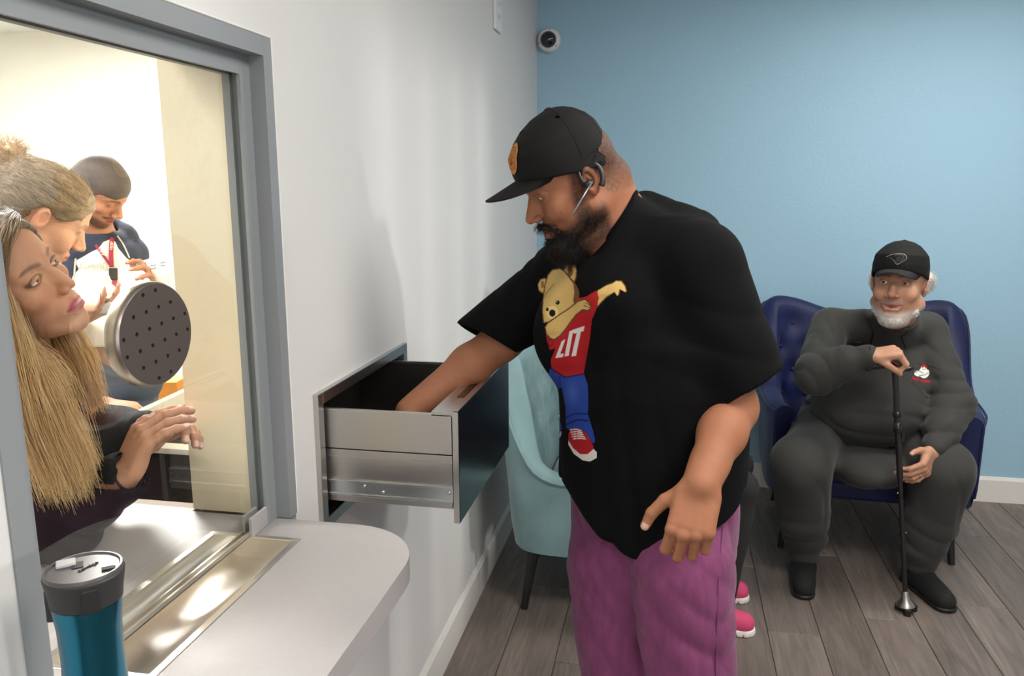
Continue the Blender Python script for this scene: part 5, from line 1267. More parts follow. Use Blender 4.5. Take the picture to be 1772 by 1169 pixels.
# black slip-on shoes with socks
for a_, tp in ((anR, at(1392, 1018, 3.14)), (anL, at(1648, 1050, 3.1))):
    S = Solid(); S.frame(); g0 = np.array((a_[0], a_[1], 0)); tp = np.array((tp[0], tp[1], 0)); dd = nrm(tp-g0)
    to = g0+dd*.165
    S.add(s_cap(g0-dd*.045+(0, 0, .045), to+(0, 0, .032), .046, .042), .02).add(s_cap(g0+(0, 0, .05), g0+(0, 0, .12), .048, .046), .02).add(s_cap(g0+dd*.02+(0, 0, .06), to-dd*.04+(0, 0, .035), .042, .042), .02)
    S.both(s_half((0, 0, .012), (0, 0, -1)), .002)
    v, q = S.mesh(.005, g0-.25, g0+.3); sh = mkobj('shoe', to_mesh('shoe', [(v, q)]), mat('black_knit_shoe', (15, 15, 16), .8, bump=.4, bscale=700), oldm)
    S = Solid(); S.frame(); S.add(s_cap(g0-dd*.045+(0, 0, .02), to+(0, 0, .02), .050, .047), .01); S.both(s_half((0, 0, .018), (0, 0, 1)), .002); S.both(s_half((0, 0, .001), (0, 0, -1)), .002)
    v, q = S.mesh(.004, g0-.25, g0+.3); mkobj('sole', to_mesh('sole', [(v, q)]), mat('black_sole', (20, 20, 21), .5), sh)
# neck cord
cdm = mat('black_cord', (18, 18, 18), .6)
crd = thing('neck_cord', 'thin black neck cord hanging over the charcoal sweatshirt', 'cord', tuple(ob))
for pts in ([(1500, 548), (1506, 562), (1511, 575), (1508, 590), (1505, 604)], [(1573, 548), (1574, 560), (1571, 573), (1564, 580), (1560, 583)], [(1560, 583), (1564, 592), (1567, 603)]):
    L_ = surf_line(sb_, pts, 14, .003)
    if len(L_) > 3: mkobj('cord', MB().tube(L_, .0022, 6), cdm, crd, smooth=True)
L_ = surf_line(sb_, [(1560, 583)], 1, .004) if False else None
# wedding ring on the left hand
ra_, rb_ = rgp[0]*.45+rgp[1]*.55, nrm(rgp[1]-rgp[0]); ru = nrm(np.cross(rb_, _f)); rv = np.cross(rb_, ru)
mkobj('wedding_ring', MB().tube([ra_+(ru*math.cos(a)+rv*math.sin(a))*.0112 for a in np.linspace(0, 2*math.pi, 25)], .0017, 8, cap=False), mat('gold', (222, 178, 84), .25, metal=1.), oldm, smooth=True, label='gold ring on the left hand')
# ---------------------------------------------------------------- cane
cn = thing('walking_cane', 'black adjustable walking cane with a flared grey rubber foot held by the seated man', 'cane', tuple(cB))
mc = mat('cane_black', (20, 20, 21), .28, coat=.4); ms_ = mat('cane_steel', (176, 172, 166), .35, metal=1.)
LN = np.linalg.norm(cT-cB); cp = lambda h: cB+cu*h
mkobj('lower_shaft', MB().tube([cp(.07), cp(LN*.62)], .0085, 20), mc, cn, smooth=.8)
mkobj('upper_shaft', MB().tube([cp(LN*.56), cp(LN-.012)], .0115, 20), mc, cn, smooth=.8)
mkobj('clamp', MB().tube([cp(LN*.745), cp(LN*.75), cp(LN*.785), cp(LN*.79)], [.012, .0165, .0165, .012], 20).tube([cp(LN*.81), cp(LN*.815), cp(LN*.83), cp(LN*.835)], [.012, .0155, .0155, .012], 20).box(-.005, .005, -.012, .0, -.02, .02, R=np.eye(3), c=cp(LN*.735)+_r*.016), mc, cn, smooth=.8)
for h in (.32, .46): mkobj('locking_ring', MB().tube([cp(LN*h), cp(LN*(h+.013))], .0105, 18), mc, cn, smooth=.8)
for h in (.50, .335, .755): mkobj('push_button', MB().lathe([(.004, 0), (.004, .003), (.002, .0045)], cp(LN*h)-_r*(.010 if h == .5 else -.011), 10, 2, R=np.array([_f, -_d, (-_r if h == .5 else _r)]).T), ms_, cn, smooth=True)
foot = MB().tube([cp(.028), cp(.038), cp(.05), cp(.065), cp(.078), cp(.085)], [.036, .031, .020, .0155, .0135, .011], 28)
mkobj('foot_bell', foot, ms_, cn, smooth=.9)
fb = MB()
for k in range(3):
    a = k*2.094+.4; fb.box(-.017, .017, -.012, .012, .0005, .028, R=np.array([[math.cos(a), -math.sin(a), 0], [math.sin(a), math.cos(a), 0], [0, 0, 1]]), c=(cB[0]+.024*math.cos(a), cB[1]+.024*math.sin(a), 0))
mkobj('rubber_foot', fb, cdm, cn, bev=.004)
hb_ = [cT+(0, 0, -.004), cT+(0, 0, .012)-hdir*.008, cT-hdir*.03+(0, 0, .018), cT-hdir*.065+(0, 0, .016), cT-hdir*.092+(0, 0, .010), cT-hdir*.098+(0, 0, -.006)]
mkobj('handle', MB().tube(catmull(hb_, 30), [.013]*8+[.0135]*18+[.012, .011, .0095, .006], 18), mc, cn, smooth=True)
mkobj('handle_nose', MB().tube([cT+(0, 0, .006), cT+hdir*.05+(0, 0, .006), cT+hdir*.066+(0, 0, .012)], [.012, .009, .004], 16), mc, cn, smooth=True)
# ============================================================ the woman behind the glass
mat('black_blouse', (20, 20, 23), .8, bump=.25, bscale=500, spec=.2); mat('blond_hair', (190, 150, 105), .5, vcol=True, spec=.5)
wom = person_root('woman with long blond-streaked hair in a black top leaning at the counter behind the glass', (-.45, 1.1, 0))
WR, WTn, WS = eul(-1.556, .262, .475), np.array((-.345, 1.145, 1.466)), .96
wnb = at(64, 650, 1.46)
wRS, wLS = at(8, 770, 1.40), at(112, 745, 1.60)
wRE, wRW = at(105, 915, 1.46), at(214, 824, 1.40)
wLE, wLW = at(205, 750, 1.66), at(262, 745, 1.58)
S = Solid()
head_prims(S, WR, WTn, WS, fem=1., nose=.8, lids=.03, smile=0.)
S.frame()
S.add(s_cap(WTn+WR@np.array((0, -.038, -.05))*WS, wnb, .046, .048), .02)
S.add(s_cap(wnb, wRS, .042, .045), .02).add(s_cap(wnb, wLS, .042, .045), .02)
S.add(s_cap(wnb+(-.02, .02, -.04), wnb+(-.10, .02, -.30), .07, .10), .05)
S.add(s_cap(wRS, wRE, .042, .036), .02).add(s_cap(wRE, wRW, .037, .0245), .02).add(s_cap(wLS, wLE, .042, .034), .02).add(s_cap(wLE, wLW, .033, .024), .02)
S.add(s_cap(wnb+(-.10, .02, -.30), (-.50, 1.12, .62), .12, .14), .05)
for q in (0, 1): S.add(s_cap((-.50, 1.05+.16*q, .60), (-.62+.1*q, 1.0+.3*q, .08), .08, .045), .05)
hd = nrm(-_d*.88+_r*.40+_f*.05)
wi = hand(S, wRW, hd, nrm(_r*.62+_f*.75+_d*.2), nrm(-_r*.7-_d*.5-_f*.3), .90, curl=((.62, .35, .25), (.62, .4, .25), (.62, .4, .3), (.45, .35, .25)), spread=(.04, -.02, -.08, -.30), thumb=((.35, .7, .8), (.1, .85, .7), (-.1, .9, .5)), wrist_r=.024, fore=wRE)
wi2 = hand(S, wLW, nrm(at(300, 732, 1.54)-wLW), nrm(-_f*.3+_d*.6-_r*.1), nrm(-_f*.8-_d*.4), .92, curl=((.4, .4, .3),)*4, thumb=((.6, .8, .2), (.3, .95, .1), (.1, 1, .1)), wrist_r=.023, fore=wLE)
h1 = wRW+hd*.08; h2 = wLW+_r*.07
p1 = S.mesh(.0018, WTn-.22, WTn+.22, include=near_(WTn, .17))
p2 = S.mesh(.0021, h1-.2, h1+.2, include=near_(h1, .13)); p2b = S.mesh(.0024, h2-.2, h2+.2, include=near_(h2, .11))
p3 = S.mesh(.007, (-.95, .7, .02), (.15, 1.6, 1.65), include=lambda c: (np.linalg.norm(c-col3(WTn), axis=1) > .09) & (np.linalg.norm(c-col3(h1), axis=1) > .05) & (np.linalg.norm(c-col3(h2), axis=1) > .03))
me = to_mesh('body', [(relax(*p1), p1[1]), (relax(*p2, lam=.3), p2[1]), (relax(*p2b, lam=.3), p2b[1]), (relax(*p3), p3[1])])
paint(me, skin_paint(WR, WTn, WS, (188, 139, 113), (168, 86, 98), (66, 48, 40), fem=1., blush=.9, brow_th=.0042, extra=lambda L, P, mix: nails_paint(wi+wi2, mix, P, (236, 200, 190))))
mkobj('body', me, MATS['skin'], wom)
eyes(wom, WR, WTn, WS, (52, 36, 28), gaze=(-.25, 1, -.12))
# hair: scalp shell, then long locks
H_ = Solid(); H_.frame(WR, WTn, WS)
H_.add(s_ell((0, -.014, .049), (.086, .106, .094)), .01).add(s_ell((0, .034, .052), (.066, .058, .066)), .02).add(s_ell((0, -.05, .0), (.078, .065, .07)), .03)
H_.cut(s_ell((0, .105, .010), (.095, .075, .086)), .008)
H_.cut(s_ell((.06, .06, -.03), (.03, .05, .05)), .01).cut(s_ell((-.06, .06, -.03), (.03, .05, .05)), .01)
H_.bump(lambda P: folds(P, WR@np.array((.9, .0, .2)), 240, 61, .5)*F4(.0016), .004)
hv, hq = H_.mesh(.003, WTn-.22, WTn+.22)
mkobj('hair', paint(to_mesh('hair', [(hv, hq)]), lambda P: np.array(lin((88, 74, 62)))*(1+.4*folds(P, WR@np.array((.9, .1, .2)), 420, 62, .6))[:, None]), MATS['blond_hair'], wom)
RH = np.random.default_rng(12)
def lock(name, guides, n, spreadr, rad, seed, root=(110, 90, 72), tip=(250, 220, 170), dark=(190, 148, 102)):
    """guides: several guide curves (each a list of points); strands run between them"""
    r = np.random.default_rng(seed); G = np.array([catmull(g_, 22) for g_ in guides]); ng = len(G)
    cr, ct_, cd_ = (np.array(lin(c)) for c in (root, tip, dark))
    u = r.random(n)*(ng-1.001); off = r.normal(size=(n, 3))*spreadr; ln_ = r.uniform(.55, 1.0, n)**.7; ph = r.uniform(0, 6.28, (n, 3)); tone = r.uniform(0, 1, n); am = r.uniform(.2, 1, n)
    def poly(i):
        k = int(u[i]); f_ = u[i]-k; p = G[k]*(1-f_)+G[k+1]*f_; cl = int(u[i]*7+.35*np.sin(i)); tt = np.linspace(0, 1, 22)[:, None]; p = p+.010*(tt**1.2)*(np.sin(tt*6.5+cl*2.4)*_r+np.sin(tt*5+cl*1.7)*_f*.6); m = max(6, int(22*ln_[i])); p = p[:m]; t_ = np.linspace(0, 1, m)[:, None]
        return p+off[i]*(.35+.65*np.sin(t_*2.2))+.006*am[i]*np.sin(t_*6+ph[i])*t_**1.3
    def colr(i, m):
        t_ = np.linspace(0, 1, m)[:, None]; a = np.clip((t_-.05)*2.2, 0, 1); base = ct_*(1-tone[i]*.75)+cd_*tone[i]*.75
        return (cr*(1-a)+base*a)*(.75+.5*RH.random())
    return strands(name, np.zeros((n, 3)), poly, 21, rad, MATS['blond_hair'], wom, colr)
lock('hair_locks', [
  [at(-14, 380, 1.29), at(-22, 440, 1.27), at(2, 560, 1.25), at(18, 650, 1.27), at(32, 740, 1.30), at(62, 820, 1.33), at(80, 880, 1.35)],
  [at(-6, 372, 1.32), at(-16, 450, 1.29), at(20, 570, 1.27), at(44, 660, 1.28), at(66, 740, 1.31), at(100, 820, 1.34), at(128, 888, 1.36)],
  [at(4, 366, 1.34), at(-6, 450, 1.32), at(26, 580, 1.30), at(74, 660, 1.31), at(106, 730, 1.33), at(138, 800, 1.35), at(160, 876, 1.37)],
  [at(14, 366, 1.36), at(0, 440, 1.35), at(36, 590, 1.34), at(92, 640, 1.35), at(118, 700, 1.37), at(150, 780, 1.38), at(192, 850, 1.39)],
], 3400, .010, .00062, 21)
hp = lambda x, y, z: WTn+WR@np.array((x, y, z))*WS
lock('far_hair_locks', [
  [hp(-.078, -.05, .07), hp(-.088, -.045, -.03), at(96, 600, 1.42), at(124, 650, 1.41), at(146, 690, 1.40), at(158, 722, 1.40)],
  [hp(-.080, -.03, .07), hp(-.092, -.025, -.04), at(122, 588, 1.42), at(144, 630, 1.41), at(160, 680, 1.40), at(172, 718, 1.40)],
  [hp(-.080, -.01, .07), hp(-.093, -.008, -.05), at(138, 584, 1.42), at(156, 622, 1.41), at(172, 670, 1.40), at(182, 708, 1.40)],
], 1100, .006, .0006, 23, tip=(232, 190, 132))
lock('front_hair', [
  [at(34, 374, 1.31), at(26, 388, 1.27), at(12, 420, 1.25), at(2, 470, 1.25), at(-8, 540, 1.26)],
  [at(22, 366, 1.33), at(10, 386, 1.27), at(-2, 430, 1.25), at(-10, 480, 1.25), at(-18, 540, 1.26)],
  [at(8, 362, 1.35), at(-6, 390, 1.28), at(-16, 440, 1.26), at(-22, 500, 1.26), at(-28, 540, 1.26)],
], 900, .004, .0007, 25, root=(84, 70, 60), tip=(150, 122, 92), dark=(96, 78, 62))
bristles('scalp_hair', (hv, hq), None, 4200, .075, lambda p, n: WR@nrm((np.sign((WR.T@(p-WTn))[0])*.55, -.55, -.75)), (104, 84, 68), wom, rad=.0006, matn='blond_hair', seed=31, nseg=5, jit=.08, flat_=True, reg=lambda c: (((c-WTn)@WR)[:, 1] < .045).astype(float))
# blouse
S = Solid(); S.frame()
S.add(s_cap(wnb+(-.015, .02, -.07), wnb+(-.10, .02, -.32), .098, .145), .04).add(s_cap(wnb+(-.10, .02, -.32), (-.50, 1.12, .60), .145, .155), .05)
S.add(s_cap(wnb*.6+wRS*.4+(0, 0, -.02), wRS, .055, .062), .04).add(s_cap(wnb*.55+wLS*.45+(0, 0, -.02), wLS, .055, .060), .04)
S.add(s_ell(wnb+(.03, -.02, -.17), (.085, .085, .09)), .05).add(s_ell(wnb+(.03, .09, -.18), (.08, .08, .08)), .05)
S.add(s_cap(wRS, wRE+(0, 0, .01), .068, .062), .04).add(s_cap(wRE+(0, 0, .008), wRW-nrm(wRW-wRE)*.002, .054, .042), .03)
S.add(s_cap(wRE+(-.05, -.06, -.01), wRE+(.0, .0, .0), .05, .055), .03)
S.add(s_cap(wLS, wLE, .058, .05), .04).add(s_cap(wLE, wLE*.25+wLW*.75, .05, .042), .02)
S.cut(s_cap(wRE*.3+wRW*.7, wRW+.2*(wRW-wRE), .0355, .0355), .003)
S.cut(s_cap(WTn+WR@np.array((0, -.038, -.05))*WS, wnb*.8+WTn*.2, .056, .054), .006)
S.cut(s_cap(wnb+(.055, -.02, .01), wnb+(.095, -.01, -.075), .032, .010), .006)
S.bump(lambda P: (wob(P, 26, 71)*F4(.004)+folds(P, (.4, .2, 1), 60, 72, 1.4)*F4(.0035)).astype(F4), .01)
S.both(s_neg(s_box((-.40, 1.1, CZ-.30), (.45, .9, .3005), rd=.001)), .002)
v, q = S.mesh(.006, (-.95, .65, .4), (.2, 1.7, 1.45)); v = relax(v, q, 1)
keep = ~((v[:, 2] < CZ-.045) & (v[:, 0] > -.81) & (v[:, 1] < 1.41))
v2, q2 = v, q
blouse = mkobj('blouse', to_mesh('blouse', [(v, q)]), MATS['black_blouse'], wom)
bw_ = bvh_of([(v, q)])
# black hair band on the right wrist
fd = nrm(wRW-wRE); bc = wRW+fd*.010; u_ = nrm(np.cross(fd, _f)); v_ = np.cross(fd, u_)
mkobj('wrist_band', MB().tube([bc+(u_*math.cos(a)*.031+v_*math.sin(a)*.0285)+fd*.006*math.cos(a) for a in np.linspace(0, 2*math.pi, 33)], .0026, 8, cap=False), mat('black_elastic', (14, 14, 14), .7), wom, smooth=True)
ch = []
for a in np.linspace(-1.2, 1.3, 22):
    ch.append(at(104+26*math.sin(a), 650+22*math.cos(a), 1.33))
mkobj('necklace', MB().tube(ch, .0009, 5), mat('silver_chain', (210, 200, 190), .3, metal=1.), wom, smooth=True)
# ============================================================ the long-haired man behind her
mat('navy_shirt', (34, 40, 58), .8, bump=.2, bscale=500)
gry = person_root('man with grey-brown tied-back hair looking down behind the woman', (-1.04, 1.56, 0))
GR, GT, GS = eul(-.70, -.585, .19), np.array((-.674, 1.598, 1.568))+eul(-.70, -.585, .19)@np.array((0, .0084, .0014)), .92
gnb = GT+np.array((-.13, -.06, -.17))
S = Solid(); head_prims(S, GR, GT, GS, nose=1.1, lids=.12, fat=.3)
S.frame(); S.add(s_cap(GT+GR@np.array((0, -.035, -.045)), gnb, .056, .062), .02)
gs1, gs2 = gnb+(.02, -.17, -.06), gnb+(-.06, .18, -.06)
S.add(s_cap(gs1, gs2, .05), .05).add(s_cap(gnb+(0, 0, -.1), (-1.01, 1.56, .9), .12, .13), .06)
for q, e in ((gs1, (-.85, 1.33, 1.10)), (gs2, (-.89, 1.77, 1.08))): S.add(s_cap(q, e, .042, .036), .03).add(s_cap(e, np.array(e)+(.16, .05, -.02), .035, .026), .02)
gi = hand(S, np.array((-.69, 1.38, 1.08)), (1, .2, 0), (0, 0, -1), (0, 1, 0), .95, curl=((.4, .5, .3),)*4, wrist_r=.025) + hand(S, np.array((-.73, 1.82, 1.06)), (1, -.2, 0), (0, 0, -1), (0, -1, 0), .95, curl=((.4, .5, .3),)*4, wrist_r=.025)
for y in (-.09, .09): S.add(s_cap((-1.01, 1.56+y, .88), (-1.04, 1.56+y, .09), .085, .045), .05)
p1 = S.mesh(.0023, GT-.22, GT+.22, include=near_(GT, .17))
p3 = S.mesh(.008, (-1.4, 1.0, .02), (-.4, 2.1, 1.75), include=lambda c: np.linalg.norm(c-col3(GT), axis=1) > .08)
me = to_mesh('body', [(relax(*p1), p1[1]), (relax(*p3), p3[1])])
paint(me, skin_paint(GR, GT, GS, (226, 178, 156), (196, 116, 112), (150, 128, 108), blush=1., stub=((150, 128, 112), .25)))
mkobj('body', me, MATS['skin'], gry); eyes(gry, GR, GT, GS, (70, 80, 90), gaze=(0, .8, -.6))
H_ = Solid(); H_.frame(GR, GT, GS)
H_.add(s_ell((0, -.015, .045), (.080, .097, .083)), .01).add(s_ell((0, .034, .052), (.064, .056, .062)), .02).add(s_ell((0, -.07, .0), (.068, .05, .06)), .03)
H_.cut(s_ell((0, .105, .010), (.070, .070, .070)), .01)
for q in (-1, 1): H_.cut(s_ell((q*.080, -.008, -.01), (.03, .035, .042)), .012).cut(s_ell((q*.06, .07, -.02), (.03, .065, .05)), .01)
gf = lambda P: folds(P, GR@np.array((.5, .1, .9)), 150, 64, .9)
H_.bump(lambda P: gf(P)*F4(.0028)+wob(P, 160, 65)*F4(.0022), .006)
hv, hq = H_.mesh(.003, GT-.22, GT+.22)
mkobj('hair', paint(to_mesh('hair', [(hv, hq)]), lambda P: np.array(lin((138, 120, 102)))*(1+.3*folds(P, GR@np.array((.5, .1, .9)), 420, 66, .8))[:, None]), MATS['blond_hair'], gry)
bristles('hair_strands', (hv, hq), None, 5200, .036, lambda p, n: nrm(GR@np.array((0, -1., .15))-n*.45), (152, 134, 114), gry, rad=.0006, matn='blond_hair', seed=9, nseg=4, jit=.14, flat_=True, reg=lambda c: (((c-GT)@GR)[:, 1] < .055).astype(float))
bn = at(12, 274, 1.93)
K_ = Solid(); K_.frame(); K_.add(s_ell(bn, (.036, .036, .034)), .01).add(s_ell(bn+_r*.02-_d*.018, (.018, .018, .020)), .012); K_.bump(lambda P: folds(P, (.6, .2, .7), 190, 67, 1.2)*F4(.003)+wob(P, 200, 68)*F4(.002), .006)
bv, bq = K_.mesh(.003, bn-.1, bn+.1)
mkobj('hair_bun', paint(to_mesh('hair_bun', [(bv, bq)]), lambda P: np.array(lin((160, 136, 108)))*(1+.35*wob(P, 300, 3))[:, None]), MATS['blond_hair'], gry)
bristles('bun_strands', (bv, bq), None, 900, .03, lambda p, n: nrm(np.cross(n, (.3, .2, 1))+n*.25), (176, 150, 118), gry, rad=.0006, matn='blond_hair', seed=10, nseg=4, jit=.4)
S = Solid(); S.frame()
S.add(s_cap(gs1, gs2, .075), .05).add(s_cap(gnb+(0, 0, -.12), (-1.01, 1.56, .86), .155, .165), .06)
for q, e in ((gs1, (-.85, 1.33, 1.10)), (gs2, (-.89, 1.77, 1.08))): S.add(s_cap(q, e, .065, .055), .03).add(s_cap(e, np.array(e)+(.10, .03, -.01), .052, .042), .02)
S.cut(s_cap(GT, gnb, .062, .062), .01); S.bump(lambda P: wob(P, 24, 73)*F4(.005), .006)
v, q = S.mesh(.008, (-1.4, 1.0, .7), (-.4, 2.2, 1.6)); mkobj('shirt', to_mesh('shirt', [(v, q)]), MATS['navy_shirt'], gry)
def simple_legs(parent, spots, top, matn, name='trousers', r0=.105, r1=.075, hip=None):
    S = Solid(); S.frame()
    for x, y in spots: S.add(s_cap((x, y, top-.06), (x, y, .09), r0, r1), .03)
    c = np.mean(spots, axis=0); S.add(s_cap((spots[0][0], spots[0][1], top), (spots[1][0], spots[1][1], top), .125), .05)
    S.bump(lambda P: (wob(P*col3((1, 1, .5)), 20, 74)*F4(.006)+folds(P, (.2, .2, 1), 40, 75, 1.5)*F4(.0025)).astype(F4), .01)
    S.both(s_half((0, 0, .04), (0, 0, -1)), .002)
    v, q = S.mesh(.008, (c[0]-.4, c[1]-.4, 0), (c[0]+.4, c[1]+.4, top+.2)); return mkobj(name, to_mesh(name, [(v, q)]), MATS[matn], parent)
def simple_shoes(parent, spots, dd, matn, col=None):
    for x, y in spots:
        S = Solid(); S.frame(); g0 = np.array((x, y, 0)); e = nrm((dd[0], dd[1], 0))
        S.add(s_cap(g0-e*.04+(0, 0, .045), g0+e*.15+(0, 0, .032), .044, .038), .02).add(s_cap(g0+(0, 0, .05), g0+(0, 0, .09), .046), .02); S.both(s_half((0, 0, .001), (0, 0, -1)), .002)
        v, q = S.mesh(.006, g0-.25, g0+.25); mkobj('shoe', to_mesh('shoe', [(v, q)]), MATS[matn], parent)
mat('blue_jeans', (76, 88, 112), .85, bump=.4, bscale=600, var=.12, vscale=12)
simple_legs(gry, [(-1.01, 1.47), (-1.01, 1.65)], .88, 'blue_jeans'); simple_shoes(gry, [(-1.01, 1.47), (-1.01, 1.65)], (1, .3), 'black_shoe')
# the woman's trousers, her stool
mat('black_trouser', (20, 20, 22), .85)
S = Solid(); S.frame(); S.add(s_cap((-.52, 1.03, .60), (-.52, 1.21, .60), .135), .04)
for q in (0, 1): S.add(s_cap((-.50, 1.05+.16*q, .60), (-.63+.1*q, 1.0+.3*q, .10), .09, .06), .04)
v, q = S.mesh(.009, (-.95, .7, .02), (-.2, 1.6, .85)); mkobj('trousers', to_mesh('trousers', [(v, q)]), MATS['black_trouser'], wom)
# ============================================================ the man in the hooded jacket
mat('navy_hoodie', (48, 56, 80), .85, bump=.3, bscale=600); mat('white_tee', (236, 233, 228), .85, bump=.2, bscale=500); mat('lanyard_red', (158, 40, 66), .7)
hod = person_root('bearded man in a navy hooded jacket and white t-shirt reading papers in the office', (-1.15, 2.4, 0))
QR, QT, QS = eul(-1.455, -.741, .234), np.array((-1.109, 2.356, 1.620))+eul(-1.455, -.741, .234)@np.array((0, .0045, .001)), .91
qnb = at(166, 402, 2.74)
qf = nrm((.93, -.25, 0)); qr = nrm((-.25, -.93, 0))
qRS, qLS = at(128, 452, 2.70), at(212, 440, 2.86)
qRE, qRW = at(104, 560, 2.62), at(158, 538, 2.44)
qLE, qLW = at(238, 530, 2.80), at(258, 492, 2.56)
S = Solid(); head_prims(S, QR, QT, QS, nose=1.15, lids=.15)
S.frame(); S.add(s_cap(QT+QR@np.array((0, -.035, -.045)), qnb+(0, 0, -.02), .056, .062), .02)
S.add(s_cap(qRS, qLS, .05), .05).add(s_cap(qnb+(-.02, .0, -.12), at(190, 600, 2.76), .11, .115), .06)
S.add(s_cap(qRS, qRE, .045, .038), .02).add(s_cap(qRE, qRW, .037, .027), .02).add(s_cap(qLS, qLE, .045, .038), .02).add(s_cap(qLE, qLW, .037, .027), .02)
qi = hand(S, qRW, nrm(at(198, 530, 2.38)-qRW), nrm(-_d), nrm(_f*.8-_r*.1), 1.05, curl=((.25, .35, .3), (.3, .4, .3), (.35, .4, .3), (.4, .4, .3)), thumb=((.5, .8, .5), (.1, .95, .3), (0, 1, .1)), wrist_r=.027, fore=qRE)
qi += hand(S, qLW, nrm(at(262, 470, 2.47)-qLW), nrm(-_f), nrm(-_r), 1., curl=((.4, .5, .3),)*4, wrist_r=.026, fore=qLE)
qhip = at(176, 640, 2.78)
for s_ in (-1, 1): S.add(s_cap(qhip+qr*s_*.09, (qhip[0]+qr[0]*s_*.1, qhip[1]+qr[1]*s_*.1, .09), .08, .045), .05)
h1 = qRW+_r*.06
p1 = S.mesh(.0028, QT-.22, QT+.22, include=near_(QT, .17)); p2 = S.mesh(.003, h1-.2, h1+.2, include=near_(h1, .12))
p3 = S.mesh(.008, (-1.7, 1.8, .02), (-.5, 3.0, 1.8), include=lambda c: (np.linalg.norm(c-col3(QT), axis=1) > .08) & (np.linalg.norm(c-col3(h1), axis=1) > .025))
me = to_mesh('body', [(relax(*p1), p1[1]), (relax(*p2), p2[1]), (relax(*p3), p3[1])])
def q_extra(L, P, mix):
    x, y, z = L.T; hc = np.array(lin((44, 36, 34))); n = wob(P, 800, 4)
    jaw = soft(-z-.30*y-.004*n, .042, .056)*(y < .10)*soft(y, -.03, -.01)*soft(z, -.125, -.105)*(1-soft(np.exp(-((x/.026)**2+((z+.062)/.008)**2)), .3, .6)); mix(jaw*(.9+.2*n), hc, .85)
    ms = np.exp(-((z+.0475+.10*np.abs(x))/.005)**2)*(np.abs(x) < .033)*(y > .07); mix(ms, hc, .85)
    sb = soft(.015-np.abs(y-.02), -.006, .006)*soft(z, -.07, -.04)*(np.abs(x) > .05); mix(sb*.8, hc, .8)
    nails_paint(qi, mix, P)
paint(me, skin_paint(QR, QT, QS, (190, 138, 112), (160, 84, 80), (44, 34, 30), brow_th=.0055, extra=q_extra))
mkobj('body', me, MATS['skin'], hod); eyes(hod, QR, QT, QS, (46, 32, 26), gaze=(0, .75, -.65))
H_ = Solid(); H_.frame(QR, QT, QS)
H_.add(s_ell((0, -.013, .044), (.0790, .095, .0875)), .01).add(s_ell((0, .036, .051), (.0635, .053, .061)), .02).add(s_ell((0, -.05, .0), (.068, .06, .05)), .03)
H_.cut(s_ell((0, .116, -.004), (.070, .056, .057)), .005)
for q in (-1, 1): H_.cut(s_ell((q*.085, -.010, -.012), (.03, .028, .034)), .008).cut(s_ell((q*.075, .075, -.01), (.03, .05, .06)), .008)
hv, hq = H_.mesh(.003, QT-.22, QT+.22); 
mkobj('hair', paint(to_mesh('hair', [(hv, hq)]), lambda P: np.array(lin((96, 88, 86)))*(1+.2*wob(P, 90, 3)+.15*wob(P, 900, 5))[:, None]), MATS['dark_hair'], hod)
# white tee
S = Solid(); S.frame()
S.add(s_cap(qnb+(-.02, 0, -.13), at(186, 585, 2.74), .148, .148), .04).add(s_cap(qRS, qLS, .072), .05).cut(s_cap(QT+QR@np.array((0, -.035, -.045)), qnb, .062, .066), .01)
S.both(s_half(at(180, 598, 2.6), (0, 0, -1)), .006)
S.bump(lambda P: (wob(P, 26, 76)*F4(.005)+folds(P, (.3, .1, 1), 46, 77, 1.5)*F4(.004)).astype(F4), .012)
v, q = S.mesh(.0055, (-1.6, 1.9, .9), (-.6, 3.0, 1.6)); v = relax(v, q, 1)
wt = mkobj('t_shirt', to_mesh('t_shirt', [(v, q)]), MATS['white_tee'], hod); qb = bvh_of([(v, q)])
# lettering of the tee, partly covered by the lanyard
def px_of(p):
    p = np.asarray(p)-CAM; w = p@_f; return 886+FPX*(p@_r)/w, 584.5+FPX*(p@_d)/w
def glyph_print(name, text, bold, cx, cy, wpx, hpx, rot, colr, bv, parent, nx=90, ny=36, lift=.0016):
    me_ = text_mesh('tmp', text, 1., (0, 0, 0), (1, 0, 0), (0, 1, 0), 0, .25, bold); vs = np.array([v.co[:] for v in me_.vertices]); fc = [tuple(p.vertices) for p in me_.polygons]; bpy.data.meshes.remove(me_)
    lo_, hi_ = vs.min(0), vs.max(0); tri = [vs[list(f)][:, :2] for f in fc]
    ca, sa = math.cos(rot), math.sin(rot)
    def fn(U, V):
        x = (U*(hi_[0]-lo_[0])+lo_[0]); y = ((1-V)*(hi_[1]-lo_[1])+lo_[1]); m = np.zeros(U.shape, bool)
        for t in tri: m |= inpoly(x, y, t)
        return m, np.tile(np.array(lin(colr)), U.shape+(1,))
    def ray_(u, v):
        a, b = (u-.5)*wpx, (v-.5)*hpx; return camray(cx+a*ca-b*sa, cy+a*sa+b*ca)
    return print_on(name, bv, ray_, 0, 1, 0, 1, nx, ny, fn, parent, lift=lift)
glyph_print('tee_lettering', 'Grand', .02, 162, 460, 52, 24, -.18, (206, 204, 200), qb, wt)
